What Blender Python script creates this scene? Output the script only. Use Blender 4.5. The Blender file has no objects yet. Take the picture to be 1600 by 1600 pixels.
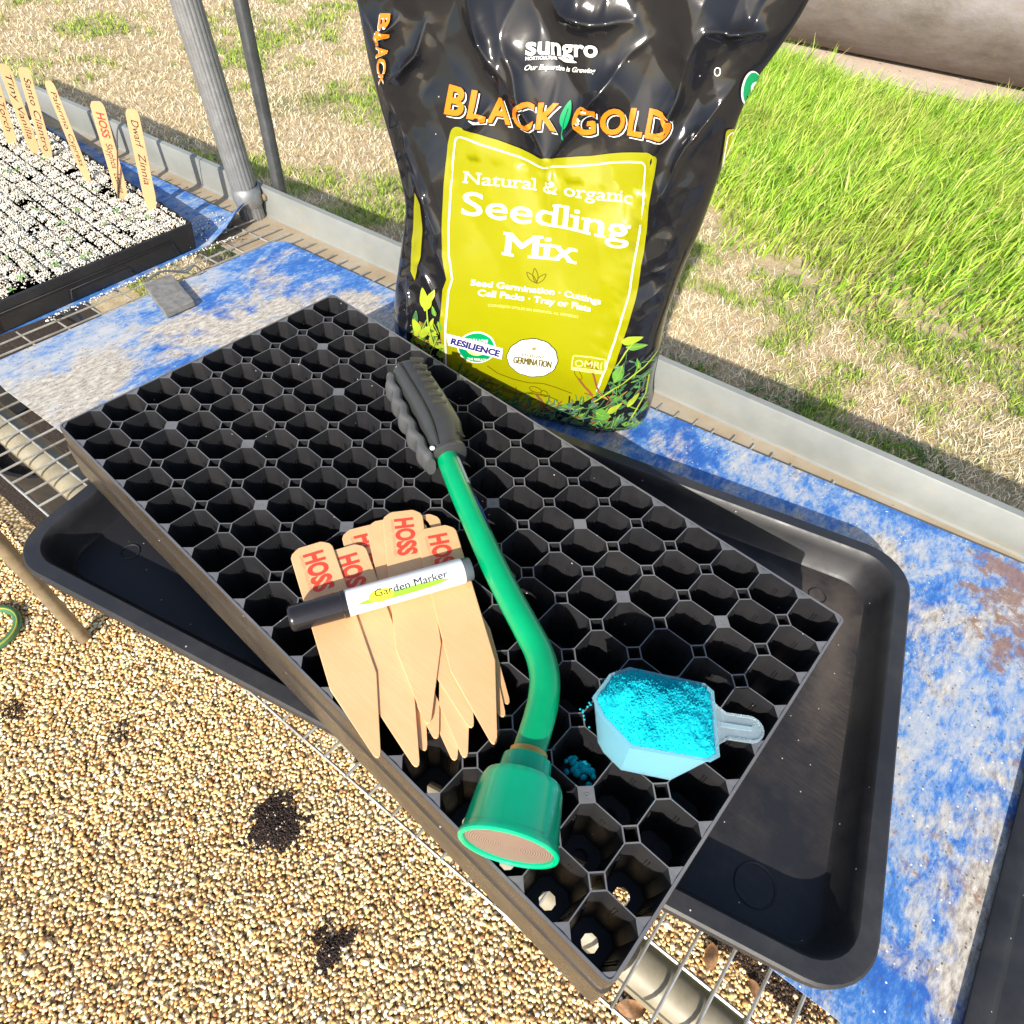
import bpy, bmesh, math, random
import numpy as np
from mathutils import Vector, Matrix, Quaternion

random.seed(7)
RNG = np.random.default_rng(11)
scene = bpy.context.scene
COL = scene.collection
rad = math.radians

# ------------------------------------------------------------------ camera, light, exposure
H = 0.85                                   # height of the cell tray's top above the ground
CAM = np.array([0.6318656, -0.08180051, 0.4658661 + H])
FOC = 1023.3337                            # focal length in pixels of a 1600 px wide picture
RW = np.array([[0.74800209, 0.66109687, 0.05868386],
               [0.5363442, -0.55002434, -0.64016258],
               [-0.39093193, 0.5103177, -0.76599483]])
cd = bpy.data.cameras.new('camera')
cd.sensor_width = 36.0
cd.lens = FOC / 1600 * 36
cd.clip_start, cd.clip_end = 0.02, 2000
cam = bpy.data.objects.new('camera', cd)
COL.objects.link(cam)
m = Matrix.Identity(4)
for i in range(3):
    m[i][0], m[i][1], m[i][2], m[i][3] = RW[0][i], -RW[1][i], -RW[2][i], CAM[i]
cam.matrix_world = m
scene.camera = cam

SUN_EL, SUN_DX, SUN_DY = rad(32), -0.40, 0.9165          # direction the light travels, on the ground
world = bpy.data.worlds.new('World')
scene.world = world
world.use_nodes = True
wn = world.node_tree
bg = wn.nodes['Background']
sky = wn.nodes.new('ShaderNodeTexSky')
sky.sky_type = 'NISHITA'
sky.sun_disc = False
sky.sun_elevation = SUN_EL
sky.sun_rotation = math.atan2(-SUN_DX, -SUN_DY)
sky.air_density = 1.0
sky.dust_density = 1.5
wn.links.new(sky.outputs[0], bg.inputs[0])
bg.inputs[1].default_value = 0.14
sl = bpy.data.lights.new('sun', 'SUN')
sl.energy = 5.0
sl.angle = rad(0.5)
sl.color = (1.0, 0.94, 0.83)
so = bpy.data.objects.new('sun', sl)
COL.objects.link(so)
ld = Vector((SUN_DX * math.cos(SUN_EL), SUN_DY * math.cos(SUN_EL), -math.sin(SUN_EL)))
so.rotation_euler = ld.to_track_quat('-Z', 'Y').to_euler()
so.location = (-2, -4, 4)
vs = scene.view_settings
vs.view_transform = 'Standard'
vs.look = 'None'
vs.exposure = 0.62
vs.gamma = 1.0
vs.use_curve_mapping = False
scene.cycles.max_bounces = 8
scene.cycles.transparent_max_bounces = 8


def at(u, v, zrel):
    """the point of the level zrel (metres above the cell tray's top) seen at a pixel of the 1600 px photograph"""
    d = RW.T @ np.array([(u - 800) / FOC, (v - 800) / FOC, 1.0])
    s = (zrel + H - CAM[2]) / d[2]
    return Vector(CAM + s * d)


# ------------------------------------------------------------------ helpers
def tag(o, label=None, cat=None, group=None, kind=None):
    if label: o['label'] = label
    if cat: o['category'] = cat
    if group: o['group'] = group
    if kind: o['kind'] = kind
    return o


def empty(name, loc, label=None, cat=None, group=None, kind=None):
    o = bpy.data.objects.new(name, None)
    COL.objects.link(o)
    o.location = loc
    o.empty_display_size = 0.02
    return tag(o, label, cat, group, kind)


def link(name, me, parent=None, world=None):
    o = bpy.data.objects.new(name, me)
    COL.objects.link(o)
    if parent is not None:
        o.parent = parent
        o.matrix_parent_inverse = Matrix.Translation(parent.location).inverted() if parent.type == 'EMPTY' else Matrix.Identity(4)
    return o


class MB:
    """collects faces; build() makes ONE mesh object"""
    def __init__(self):
        self.v, self.f, self.mi = [], [], []

    def add(self, verts, faces, mi=0):
        b = len(self.v)
        self.v += [tuple(p) for p in verts]
        self.f += [tuple(i + b for i in f) for f in faces]
        self.mi += [mi] * len(faces)
        return b

    def box(self, c, ax, ay, az, mi=0):
        """centre and three half-axis vectors"""
        c, ax, ay, az = Vector(c), Vector(ax), Vector(ay), Vector(az)
        vs_ = [c + sx * ax + sy * ay + sz * az for sz in (-1, 1) for sy in (-1, 1) for sx in (-1, 1)]
        self.add(vs_, [(0, 2, 3, 1), (4, 5, 7, 6), (0, 1, 5, 4), (2, 6, 7, 3), (0, 4, 6, 2), (1, 3, 7, 5)], mi)

    def tube(self, pts, r, n=12, cap=True, mi=0, closed=False):
        pts = [Vector(p) for p in pts]
        rs = r if isinstance(r, (list, tuple)) else [r] * len(pts)
        k = len(pts)
        ref = None
        rings = []
        for i in range(k):
            if closed:
                t = (pts[(i + 1) % k] - pts[i - 1]).normalized()
            else:
                t = (pts[min(i + 1, k - 1)] - pts[max(i - 1, 0)]).normalized()
            if ref is None:
                ref = Vector((0, 0, 1)) if abs(t.z) < 0.9 else Vector((1, 0, 0))
            ref = (ref - t * ref.dot(t)).normalized()
            b = t.cross(ref)
            rings.append([pts[i] + rs[i] * (math.cos(2 * math.pi * j / n) * ref + math.sin(2 * math.pi * j / n) * b) for j in range(n)])
        vs_ = [p for rg in rings for p in rg]
        fs = []
        for i in range(k if closed else k - 1):
            i2 = (i + 1) % k
            for j in range(n):
                fs.append((i * n + j, i * n + (j + 1) % n, i2 * n + (j + 1) % n, i2 * n + j))
        if cap and not closed:
            fs.append(tuple(range(n - 1, -1, -1)))
            fs.append(tuple((k - 1) * n + j for j in range(n)))
        self.add(vs_, fs, mi)

    def lathe(self, org, axis, prof, n=48, mi=0, ref=None, cap0=True, cap1=True):
        """prof: list of (s along the axis, radius)"""
        a = Vector(axis).normalized()
        rf = Vector(ref) if ref else (Vector((0, 0, 1)) if abs(a.z) < 0.9 else Vector((1, 0, 0)))
        x = (rf - a * rf.dot(a)).normalized()
        y = a.cross(x)
        org = Vector(org)
        vs_, fs = [], []
        for s, r in prof:
            vs_ += [org + a * s + r * (math.cos(2 * math.pi * j / n) * x + math.sin(2 * math.pi * j / n) * y) for j in range(n)]
        for i in range(len(prof) - 1):
            for j in range(n):
                fs.append((i * n + j, i * n + (j + 1) % n, (i + 1) * n + (j + 1) % n, (i + 1) * n + j))
        if cap0: fs.append(tuple(range(n - 1, -1, -1)))
        if cap1: fs.append(tuple((len(prof) - 1) * n + j for j in range(n)))
        self.add(vs_, fs, mi)

    def build(self, name, mats, parent=None, smooth=None, merge=False):
        me = bpy.data.meshes.new(name)
        me.from_pydata(self.v, [], self.f)
        for mt in (mats if isinstance(mats, (list, tuple)) else [mats]):
            me.materials.append(mt)
        me.polygons.foreach_set('material_index', self.mi)
        if merge:
            bm = bmesh.new(); bm.from_mesh(me)
            bmesh.ops.remove_doubles(bm, verts=bm.verts, dist=1e-5)
            bmesh.ops.recalc_face_normals(bm, faces=bm.faces)
            bm.to_mesh(me); bm.free()
        me.update()
        if smooth is not None:
            me.polygons.foreach_set('use_smooth', [True] * len(me.polygons))
            me.set_sharp_from_angle(angle=rad(smooth))
        return link(name, me, parent)


def big_mesh(name, verts, quads=None, tris=None, mats=(), colors=None, smooth=True, mat_idx=None, parent=None):
    """a mesh straight from numpy arrays; colors = one rgb per vertex"""
    me = bpy.data.meshes.new(name)
    loops, starts, totals = [], [], []
    pos = 0
    for arr, k in ((quads, 4), (tris, 3)):
        if arr is None or len(arr) == 0: continue
        loops.append(arr.reshape(-1))
        starts.append(pos + np.arange(len(arr)) * k)
        totals.append(np.full(len(arr), k))
        pos += len(arr) * k
    loops = np.concatenate(loops).astype(np.int32)
    starts = np.concatenate(starts).astype(np.int32)
    me.vertices.add(len(verts))
    me.vertices.foreach_set('co', verts.astype(np.float32).reshape(-1))
    me.loops.add(len(loops))
    me.loops.foreach_set('vertex_index', loops)
    me.polygons.add(len(starts))
    me.polygons.foreach_set('loop_start', starts)
    for mt in mats: me.materials.append(mt)
    me.update(calc_edges=True)
    if smooth: me.polygons.foreach_set('use_smooth', np.ones(len(starts), bool))
    if mat_idx is not None: me.polygons.foreach_set('material_index', mat_idx.astype(np.int32))
    if colors is not None:
        at_ = me.color_attributes.new('tint', 'FLOAT_COLOR', 'POINT')
        c4 = np.ones((len(verts), 4), np.float32); c4[:, :3] = colors
        at_.data.foreach_set('color', c4.reshape(-1))
    me.validate()
    return link(name, me, parent)


def lerp(a, b, t): return a + (b - a) * t


def catmull(pts, per=8):
    pts = [Vector(p) for p in pts]
    P = [2 * pts[0] - pts[1]] + pts + [2 * pts[-1] - pts[-2]]
    out = []
    for i in range(1, len(P) - 2):
        p0, p1, p2, p3 = P[i - 1], P[i], P[i + 1], P[i + 2]
        for k in range(per):
            t = k / per
            out.append(0.5 * ((2 * p1) + (p2 - p0) * t + (2 * p0 - 5 * p1 + 4 * p2 - p3) * t * t + (3 * p1 - p0 - 3 * p2 + p3) * t ** 3))
    out.append(pts[-1])
    return out


def vnoise(x, y, seed=0):
    xi, yi = np.floor(x).astype(np.int64), np.floor(y).astype(np.int64)
    xf, yf = x - xi, y - yi
    def h(a, b):
        n = (a * 374761393 + b * 668265263 + seed * 1442695041) & 0x7fffffff
        n = ((n ^ (n >> 13)) * 1274126177) & 0x7fffffff
        return ((n ^ (n >> 16)) & 0xffff) / 65535.0
    u, v = xf * xf * (3 - 2 * xf), yf * yf * (3 - 2 * yf)
    return lerp(lerp(h(xi, yi), h(xi + 1, yi), u), lerp(h(xi, yi + 1), h(xi + 1, yi + 1), u), v)


def fbm(x, y, seed=0, oct=4):
    o, a, s = 0, 0.5, 0
    for k in range(oct):
        o = o + a * vnoise(x * 2 ** k + 17.3 * k, y * 2 ** k - 9.1 * k, seed + k)
        s += a; a *= 0.5
    return o / s


# ------------------------------------------------------------------ materials
def nmat(name, base=(0.5, 0.5, 0.5), rough=0.5, metal=0.0, spec=0.5):
    mt = bpy.data.materials.new(name)
    mt.use_nodes = True
    b = mt.node_tree.nodes['Principled BSDF']
    b.inputs['Base Color'].default_value = (*base, 1)
    b.inputs['Roughness'].default_value = rough
    b.inputs['Metallic'].default_value = metal
    b.inputs['Specular IOR Level'].default_value = spec
    return mt, mt.node_tree, b


def coords(nt, scale=(1, 1, 1), kind='Object', rot=0):
    tc = nt.nodes.new('ShaderNodeTexCoord')
    mp = nt.nodes.new('ShaderNodeMapping')
    mp.inputs['Scale'].default_value = scale
    mp.inputs['Rotation'].default_value = (0, 0, rot)
    nt.links.new(tc.outputs[kind], mp.inputs[0])
    return mp.outputs[0]


def noise(nt, vec, scale, detail=6, rough=0.6, dist=0.0):
    n = nt.nodes.new('ShaderNodeTexNoise')
    n.inputs['Scale'].default_value = scale
    n.inputs['Detail'].default_value = detail
    n.inputs['Roughness'].default_value = rough
    n.inputs['Distortion'].default_value = dist
    nt.links.new(vec, n.inputs['Vector'])
    return n.outputs['Fac']


def ramp(nt, fac, stops, interp='LINEAR'):
    r = nt.nodes.new('ShaderNodeValToRGB')
    r.color_ramp.interpolation = interp
    el = r.color_ramp.elements
    while len(el) < len(stops): el.new(0.5)
    for e, (p, c) in zip(el, stops):
        e.position = p
        e.color = (*c, 1) if len(c) == 3 else c
    nt.links.new(fac, r.inputs[0])
    return r.outputs[0]


def mixc(nt, fac, a, b, mode='MIX'):
    mx = nt.nodes.new('ShaderNodeMix')
    mx.data_type = 'RGBA'
    mx.blend_type = mode
    for sock, val in ((mx.inputs[0], fac), (mx.inputs[6], a), (mx.inputs[7], b)):
        if hasattr(val, 'links'): nt.links.new(val, sock)
        elif isinstance(val, tuple): sock.default_value = (*val, 1)
        else: sock.default_value = val
    return mx.outputs[2]


def math_(nt, op, a, b=None):
    n = nt.nodes.new('ShaderNodeMath'); n.operation = op
    for s, v in zip(n.inputs, (a, b)):
        if v is None: continue
        if hasattr(v, 'links'): nt.links.new(v, s)
        else: s.default_value = v
    return n.outputs[0]


def bump(nt, bsdf, h, strength=0.3, dist=0.002):
    bp = nt.nodes.new('ShaderNodeBump')
    bp.inputs['Strength'].default_value = strength
    bp.inputs['Distance'].default_value = dist
    nt.links.new(h, bp.inputs['Height'])
    nt.links.new(bp.outputs[0], bsdf.inputs['Normal'])


def specks(nt, vec, scale, size, keep):
    """small round specks: 1 inside a speck"""
    v = nt.nodes.new('ShaderNodeTexVoronoi')
    v.inputs['Scale'].default_value = scale
    nt.links.new(vec, v.inputs['Vector'])
    sep = nt.nodes.new('ShaderNodeSeparateColor')
    nt.links.new(v.outputs['Color'], sep.inputs[0])
    a = math_(nt, 'LESS_THAN', v.outputs['Distance'], size)
    b = math_(nt, 'LESS_THAN', sep.outputs[0], keep)
    return math_(nt, 'MULTIPLY', a, b)


def soft_spot(nt, cx, cy, rx, ry, ang=0.0):
    c_, s_ = math.cos(ang), math.sin(ang)
    mp = nt.nodes.new('ShaderNodeMapping'); mp.vector_type = 'TEXTURE'
    mp.inputs['Location'].default_value = (cx, cy, 0); mp.inputs['Rotation'].default_value = (0, 0, ang); mp.inputs['Scale'].default_value = (rx, ry, 100)
    nt.links.new(coords(nt), mp.inputs[0])
    g = nt.nodes.new('ShaderNodeTexGradient'); g.gradient_type = 'SPHERICAL'
    nt.links.new(mp.outputs[0], g.inputs[0])
    return g.outputs[1]


def black_plastic(name, base, rough, dust=0.25, dustcol=(0.16, 0.15, 0.14), speck=0.25):
    mt, nt, b = nmat(name, base, rough)
    vec = coords(nt)
    n1 = noise(nt, vec, 9, 8, 0.7)
    f = ramp(nt, n1, [(0.45, (0, 0, 0)), (0.8, (dust,) * 3)])
    c = mixc(nt, f, base, dustcol)
    sp = specks(nt, vec, 75, 0.055, speck)
    c = mixc(nt, sp, c, (0.5, 0.48, 0.44))
    nt.links.new(c, b.inputs['Base Color'])
    r = ramp(nt, noise(nt, vec, 40, 6), [(0.3, (rough - .08,) * 3), (0.7, (rough + .12,) * 3)])
    nt.links.new(r, b.inputs['Roughness'])
    bump(nt, b, noise(nt, vec, 500, 3), 0.12, 0.0006)
    return mt


M = {}
M['cell_black'] = black_plastic('cell_black_plastic', (0.013, 0.013, 0.015), 0.44, 0.10)
M['cell_rim'] = black_plastic('cell_edge_highlight', (0.12, 0.12, 0.13), 0.42, 0.5, (0.26, 0.25, 0.24))  # lighter grey base paints in the highlight along the cell edges
M['tray_black'] = black_plastic('drip_tray_plastic', (0.017, 0.017, 0.020), 0.46, 0.4, (0.10, 0.092, 0.08), 0.4)
M['plain_black'] = black_plastic('seed_tray_plastic', (0.012, 0.012, 0.014), 0.5, 0.15)

# brown dust on the drip tray floor and its corners
mt, nt, b = nmat('dusty_tray_floor', (0.02, 0.02, 0.024), 0.5)
vec = coords(nt)
n1 = noise(nt, vec, 5, 10, 0.7)
n2 = noise(nt, coords(nt, (6, 60, 6), rot=rad(-16)), 8, 5, 0.6)
f = math_(nt, 'MULTIPLY', ramp(nt, n1, [(0.50, (0, 0, 0)), (0.78, (0.5,) * 3)]), ramp(nt, n2, [(0.3, (0.25,) * 3), (0.7, (1,) * 3)]))
c = mixc(nt, f, (0.013, 0.013, 0.016), (0.14, 0.11, 0.08))
pt = math_(nt, 'MAXIMUM', math_(nt, 'MAXIMUM', soft_spot(nt, 0.60, 0.405, 0.26, 0.055, rad(16)), soft_spot(nt, 0.685, 0.40, 0.035, 0.16, rad(14))), soft_spot(nt, 0.17, 0.045, 0.12, 0.045, rad(16)))
pt = ramp(nt, math_(nt, 'ADD', math_(nt, 'MULTIPLY', pt, 0.75), math_(nt, 'MULTIPLY', math_(nt, 'SUBTRACT', noise(nt, vec, 38, 8, 0.75), 0.5), 0.9)), [(0.18, (0, 0, 0)), (0.7, (0.38,) * 3)])
c = mixc(nt, pt, c, (0.20, 0.155, 0.115))
c = mixc(nt, specks(nt, vec, 90, 0.05, 0.5), c, (0.55, 0.52, 0.46))
nt.links.new(c, b.inputs['Base Color'])
bump(nt, b, noise(nt, vec, 300, 4), 0.15, 0.0008)
M['tray_floor'] = mt


WORN = [(-0.16, 0.29, 0.20, 0.17), (-0.03, 0.40, 0.16, 0.10), (0.80, 0.14, 0.09, 0.08), (-0.22, 0.08, 0.10, 0.10), (0.87, 0.30, 0.06, 0.2)]
RUST = [(0.85, 0.57, 0.17, 0.13), (0.80, 0.62, 0.10, 0.05), (0.90, 0.47, 0.07, 0.10), (0.89, 0.36, 0.03, 0.10)]


def blue_board(name, seed, cream, rust):
    mt, nt, b = nmat(name, (0.3, 0.4, 0.7), 0.55)
    vec = coords(nt)
    off = nt.nodes.new('ShaderNodeVectorMath'); off.operation = 'ADD'
    off.inputs[1].default_value = (seed * 3.1, seed * 1.7, 0)
    nt.links.new(vec, off.inputs[0]); vec = off.outputs[0]
    big = noise(nt, vec, 5.0, 5, 0.6, 0.6)
    st = coords(nt, (1.0, 0.55, 1.0), rot=rad(35))
    mid = noise(nt, st, 42, 9, 0.78, 0.25)
    fine = noise(nt, coords(nt, (1.0, 0.35, 1.0), rot=rad(50)), 210, 6, 0.8, 0.1)
    mx = math_(nt, 'ADD', math_(nt, 'MULTIPLY', math_(nt, 'SUBTRACT', big, 0.5), 0.66), math_(nt, 'ADD', math_(nt, 'MULTIPLY', mid, 0.62), math_(nt, 'MULTIPLY', fine, 0.38)))
    c = ramp(nt, mx, [(0.38, (0.02, 0.095, 0.36)), (0.455, (0.045, 0.16, 0.44)), (0.50, (0.13, 0.245, 0.48)), (0.545, (0.27, 0.33, 0.44)), (0.63, (0.43, 0.44, 0.455))])
    wv_ = math_(nt, 'ADD', math_(nt, 'MULTIPLY', noise(nt, vec, 5.2, 5, 0.6, 0.5), 0.68), math_(nt, 'MULTIPLY', mid, 0.32))
    def spot(cx, cy, r, ry=None):
        mp = nt.nodes.new('ShaderNodeMapping'); ry = ry or r
        mp.inputs['Scale'].default_value = (1 / r, 1 / ry, 0); mp.inputs['Location'].default_value = (-cx / r, -cy / ry, 0)
        nt.links.new(coords(nt), mp.inputs[0])
        g = nt.nodes.new('ShaderNodeTexGradient'); g.gradient_type = 'SPHERICAL'
        nt.links.new(mp.outputs[0], g.inputs[0]); return g.outputs[1]
    def spots(lst, k):
        o = None
        for c_ in lst:
            t = spot(*c_); o = t if o is None else math_(nt, 'MAXIMUM', o, t)
        return math_(nt, 'MULTIPLY', o, k)
    wv_ = math_(nt, 'ADD', wv_, spots(WORN, 0.15))
    wear = ramp(nt, wv_, [(cream, (0, 0, 0)), (cream + 0.07, (1, 1, 1))])
    c = mixc(nt, wear, c, ramp(nt, fine, [(0.33, (0.16, 0.125, 0.10)), (0.47, (0.38, 0.34, 0.285)), (0.62, (0.60, 0.56, 0.49))]))
    rs = ramp(nt, math_(nt, 'ADD', spots(RUST, 0.155), math_(nt, 'ADD', math_(nt, 'MULTIPLY', noise(nt, vec, 6.5, 4, 0.6, 0.6), 0.42), math_(nt, 'MULTIPLY', noise(nt, vec, 60, 8, 0.8), 0.58))), [(rust, (0, 0, 0)), (rust + 0.05, (1, 1, 1))])
    c = mixc(nt, math_(nt, 'MULTIPLY', rs, 0.85), c, mixc(nt, fine, (0.10, 0.045, 0.025), (0.34, 0.19, 0.12)))
    grit = specks(nt, vec, 210, 0.2, 0.3)
    c = mixc(nt, grit, c, (0.12, 0.10, 0.085))
    c = mixc(nt, specks(nt, vec, 150, 0.12, 0.25), c, (0.70, 0.68, 0.64))
    nt.links.new(c, b.inputs['Base Color'])
    bump(nt, b, mx, 0.25, 0.001)
    return mt


M['board'] = blue_board('worn_blue_print', 1, 0.53, 0.585)
M['board_far'] = blue_board('worn_blue_print_far', 4, 0.56, 0.63)

mt, nt, b = nmat('galvanised_steel', (0.4, 0.42, 0.4), 0.5, 0.15)
vec = coords(nt)
c = ramp(nt, noise(nt, vec, 12, 8, 0.65), [(0.3, (0.20, 0.21, 0.20)), (0.7, (0.275, 0.285, 0.27))])
c = mixc(nt, ramp(nt, noise(nt, coords(nt, (3, 30, 30), rot=rad(-7)), 3, 8, 0.7), [(0.58, (0, 0, 0)), (0.72, (0.7,) * 3)]), c, (0.36, 0.27, 0.14))
nt.links.new(c, b.inputs['Base Color'])
M['galv'] = mt
mt, nt, b = nmat('stained_ledge', (0.4, 0.33, 0.25), 0.65)
vec = coords(nt)
c = ramp(nt, noise(nt, vec, 9, 9, 0.7), [(0.3, (0.27, 0.195, 0.11)), (0.5, (0.33, 0.27, 0.19)), (0.7, (0.36, 0.335, 0.29))])
c = mixc(nt, ramp(nt, noise(nt, vec, 55, 6, 0.7), [(0.66, (0, 0, 0)), (0.70, (1, 1, 1))]), c, (0.12, 0.07, 0.04))
nt.links.new(c, b.inputs['Base Color'])
M['ledge'] = mt
mt, nt, b = nmat('aluminium_post', (0.42, 0.43, 0.44), 0.45, 0.55)
vec = coords(nt)
nt.links.new(ramp(nt, noise(nt, vec, 60, 8, 0.7), [(0.3, (0.21, 0.215, 0.22)), (0.7, (0.33, 0.335, 0.34))]), b.inputs['Base Color'])
M['alu'] = mt
mt, nt, b = nmat('dark_steel', (0.16, 0.17, 0.18), 0.5, 0.4)
nt.links.new(ramp(nt, noise(nt, coords(nt), 40, 6, 0.7), [(0.3, (0.06, 0.065, 0.07)), (0.7, (0.12, 0.125, 0.13))]), b.inputs['Base Color'])
M['dark_steel'] = mt
mt, nt, b = nmat('galvanised_wire', (0.42, 0.41, 0.38), 0.45, 0.5)
nt.links.new(ramp(nt, noise(nt, coords(nt), 30, 6, 0.7), [(0.35, (0.30, 0.27, 0.22)), (0.6, (0.52, 0.51, 0.48))]), b.inputs['Base Color'])
M['wire'] = mt
mt, nt, b = nmat('beige_pipe', (0.55, 0.5, 0.38), 0.5)
nt.links.new(ramp(nt, noise(nt, coords(nt), 18, 8, 0.7), [(0.3, (0.16, 0.135, 0.085)), (0.55, (0.27, 0.24, 0.17)), (0.75, (0.34, 0.31, 0.24))]), b.inputs['Base Color'])
M['pipe'] = mt
mt, nt, b = nmat('brown_leg_pipe', (0.2, 0.15, 0.09), 0.6)
nt.links.new(ramp(nt, noise(nt, coords(nt), 25, 8, 0.7), [(0.3, (0.13, 0.095, 0.055)), (0.7, (0.27, 0.21, 0.13))]), b.inputs['Base Color'])
M['leg'] = mt

mt, nt, b = nmat('gravel_bed', (0.3, 0.22, 0.12), 0.9)
v = nt.nodes.new('ShaderNodeTexVoronoi'); v.inputs['Scale'].default_value = 120
vec = coords(nt); nt.links.new(vec, v.inputs['Vector'])
sep = nt.nodes.new('ShaderNodeSeparateColor'); nt.links.new(v.outputs['Color'], sep.inputs[0])
c = ramp(nt, sep.outputs[0], [(0, (0.30, 0.20, 0.09)), (0.5, (0.50, 0.38, 0.2)), (1, (0.6, 0.5, 0.33))])
c = mixc(nt, ramp(nt, v.outputs['Distance'], [(0.35, (0, 0, 0)), (0.65, (1, 1, 1))]), c, (0.10, 0.065, 0.03))
nt.links.new(c, b.inputs['Base Color'])
bump(nt, b, math_(nt, 'SUBTRACT', 1.0, v.outputs['Distance']), 0.8, 0.004)
M['gravel_bed'] = mt


def tint_mat(name, rough=0.6, transl=0.0, spec=0.3, bumpy=0):
    mt, nt, b = nmat(name, (0.5, 0.5, 0.5), rough, 0, spec)
    a = nt.nodes.new('ShaderNodeVertexColor'); a.layer_name = 'tint'
    nt.links.new(a.outputs[0], b.inputs['Base Color'])
    if transl:
        t = nt.nodes.new('ShaderNodeBsdfTranslucent')
        nt.links.new(a.outputs[0], t.inputs[0])
        mx = nt.nodes.new('ShaderNodeMixShader'); mx.inputs[0].default_value = transl
        out = nt.nodes['Material Output']
        nt.links.new(b.outputs[0], mx.inputs[1]); nt.links.new(t.outputs[0], mx.inputs[2])
        nt.links.new(mx.outputs[0], out.inputs[0])
    if bumpy:
        bump(nt, b, noise(nt, coords(nt), 350, 4), 0.3, 0.001)
    return mt


M['pebble'] = tint_mat('river_pebbles', 0.55)
M['blade'] = tint_mat('grass_blades', 0.5, 0.25, 0.25)
M['straw'] = tint_mat('dry_blades', 0.6, 0.06, 0.2)
M['granule'] = tint_mat('perlite_granules', 0.8)

mt, nt, b = nmat('lawn_soil', (0.3, 0.22, 0.12), 0.95)
vec = coords(nt)
c = ramp(nt, noise(nt, vec, 30, 8, 0.75), [(0.3, (0.26, 0.185, 0.10)), (0.55, (0.46, 0.36, 0.21)), (0.75, (0.60, 0.49, 0.33))])
c = mixc(nt, ramp(nt, noise(nt, vec, 1.6, 6, 0.65), [(0.52, (0, 0, 0)), (0.64, (0.6,) * 3)]), c, (0.12, 0.15, 0.04))
nt.links.new(c, b.inputs['Base Color'])
bump(nt, b, noise(nt, vec, 120, 5), 0.6, 0.006)
M['lawn'] = mt
mt, nt, b = nmat('bare_soil', (0.45, 0.36, 0.28), 0.95)
vec = coords(nt)
c = ramp(nt, noise(nt, vec, 9, 9, 0.75), [(0.3, (0.46, 0.35, 0.27)), (0.7, (0.60, 0.48, 0.39))])
c = mixc(nt, specks(nt, vec, 18, 0.16, 0.4), c, (0.14, 0.10, 0.07))
nt.links.new(c, b.inputs['Base Color'])
bump(nt, b, noise(nt, vec, 60, 6), 0.5, 0.01)
M['bare'] = mt
mt, nt, b = nmat('concrete_pad', (0.4, 0.38, 0.4), 0.9)
nt.links.new(ramp(nt, noise(nt, coords(nt), 4, 9, 0.7), [(0.3, (0.34, 0.31, 0.32)), (0.7, (0.44, 0.41, 0.42))]), b.inputs['Base Color'])
M['concrete'] = mt
mt, nt, b = nmat('dark_potting_soil', (0.03, 0.02, 0.015), 0.95)
vec = coords(nt)
nt.links.new(ramp(nt, noise(nt, vec, 160, 6, 0.8), [(0.35, (0.012, 0.008, 0.006)), (0.62, (0.05, 0.032, 0.022)), (0.72, (0.2, 0.15, 0.1))]), b.inputs['Base Color'])
bump(nt, b, noise(nt, vec, 200, 5), 0.8, 0.004)
M['soil'] = mt

mt, nt, b = nmat('perlite_fines', (0.4, 0.36, 0.3), 0.95)
vec = coords(nt)
nt.links.new(ramp(nt, noise(nt, vec, 380, 5, 0.8), [(0.42, (0.05, 0.035, 0.025)), (0.52, (0.42, 0.37, 0.30)), (0.65, (0.62, 0.58, 0.50))]), b.inputs['Base Color'])
M['fines'] = mt
mt, nt, b = nmat('pale_wood', (0.75, 0.5, 0.27), 0.55)
vec = coords(nt)
g = noise(nt, coords(nt, (3, 60, 60), rot=rad(25)), 10, 6, 0.65)
c = ramp(nt, noise(nt, vec, 14, 5), [(0.3, (0.70, 0.385, 0.185)), (0.7, (0.77, 0.45, 0.23))])
c = mixc(nt, ramp(nt, g, [(0.42, (0.28,) * 3), (0.62, (0, 0, 0))]), c, (0.56, 0.32, 0.145))
nt.links.new(c, b.inputs['Base Color'])
bump(nt, b, g, 0.15, 0.0005)
M['wood'] = mt


def flat(name, col, rough=0.45, metal=0.0, spec=0.5, var=0.06, scale=60):
    mt, nt, b = nmat(name, col, rough, metal, spec)
    lo = tuple(max(0, c * (1 - var)) for c in col); hi = tuple(min(1, c * (1 + var)) for c in col)
    nt.links.new(ramp(nt, noise(nt, coords(nt), scale, 5), [(0.35, lo), (0.65, hi)]), b.inputs['Base Color'])
    return mt


M['red_ink'] = flat('red_ink', (0.68, 0.055, 0.03), 0.6, var=0.15, scale=300)
M['red_faint'] = flat('faint_red_ink', (0.72, 0.26, 0.14), 0.6)
M['black_ink'] = flat('black_ink', (0.02, 0.018, 0.016), 0.5)
M['green_tube'] = flat('green_painted_tube', (0.0, 0.30, 0.115), 0.22, 0.0, 0.5, 0.05)
M['green_head'] = flat('green_head_plastic', (0.0, 0.42, 0.20), 0.17, 0, 0.5, 0.03)
M['brass'] = flat('brass_ring', (0.55, 0.33, 0.08), 0.4, 0.5)
M['grip'] = flat('grey_rubber_grip', (0.040, 0.041, 0.041), 0.36, 0, 0.5, 0.08, 90)
M['lever'] = flat('dusty_lever', (0.080, 0.081, 0.083), 0.33, 0, 0.5, 0.12, 60)
M['white_paper'] = flat('white_sticker', (0.78, 0.78, 0.76), 0.4)
M['navy'] = flat('navy_sticker', (0.01, 0.015, 0.05), 0.35)
M['blue_ink'] = flat('blue_ink', (0.03, 0.08, 0.5), 0.4)
M['marker_white'] = flat('white_barrel', (0.80, 0.80, 0.82), 0.25, 0, 0.5, 0.02)
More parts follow.
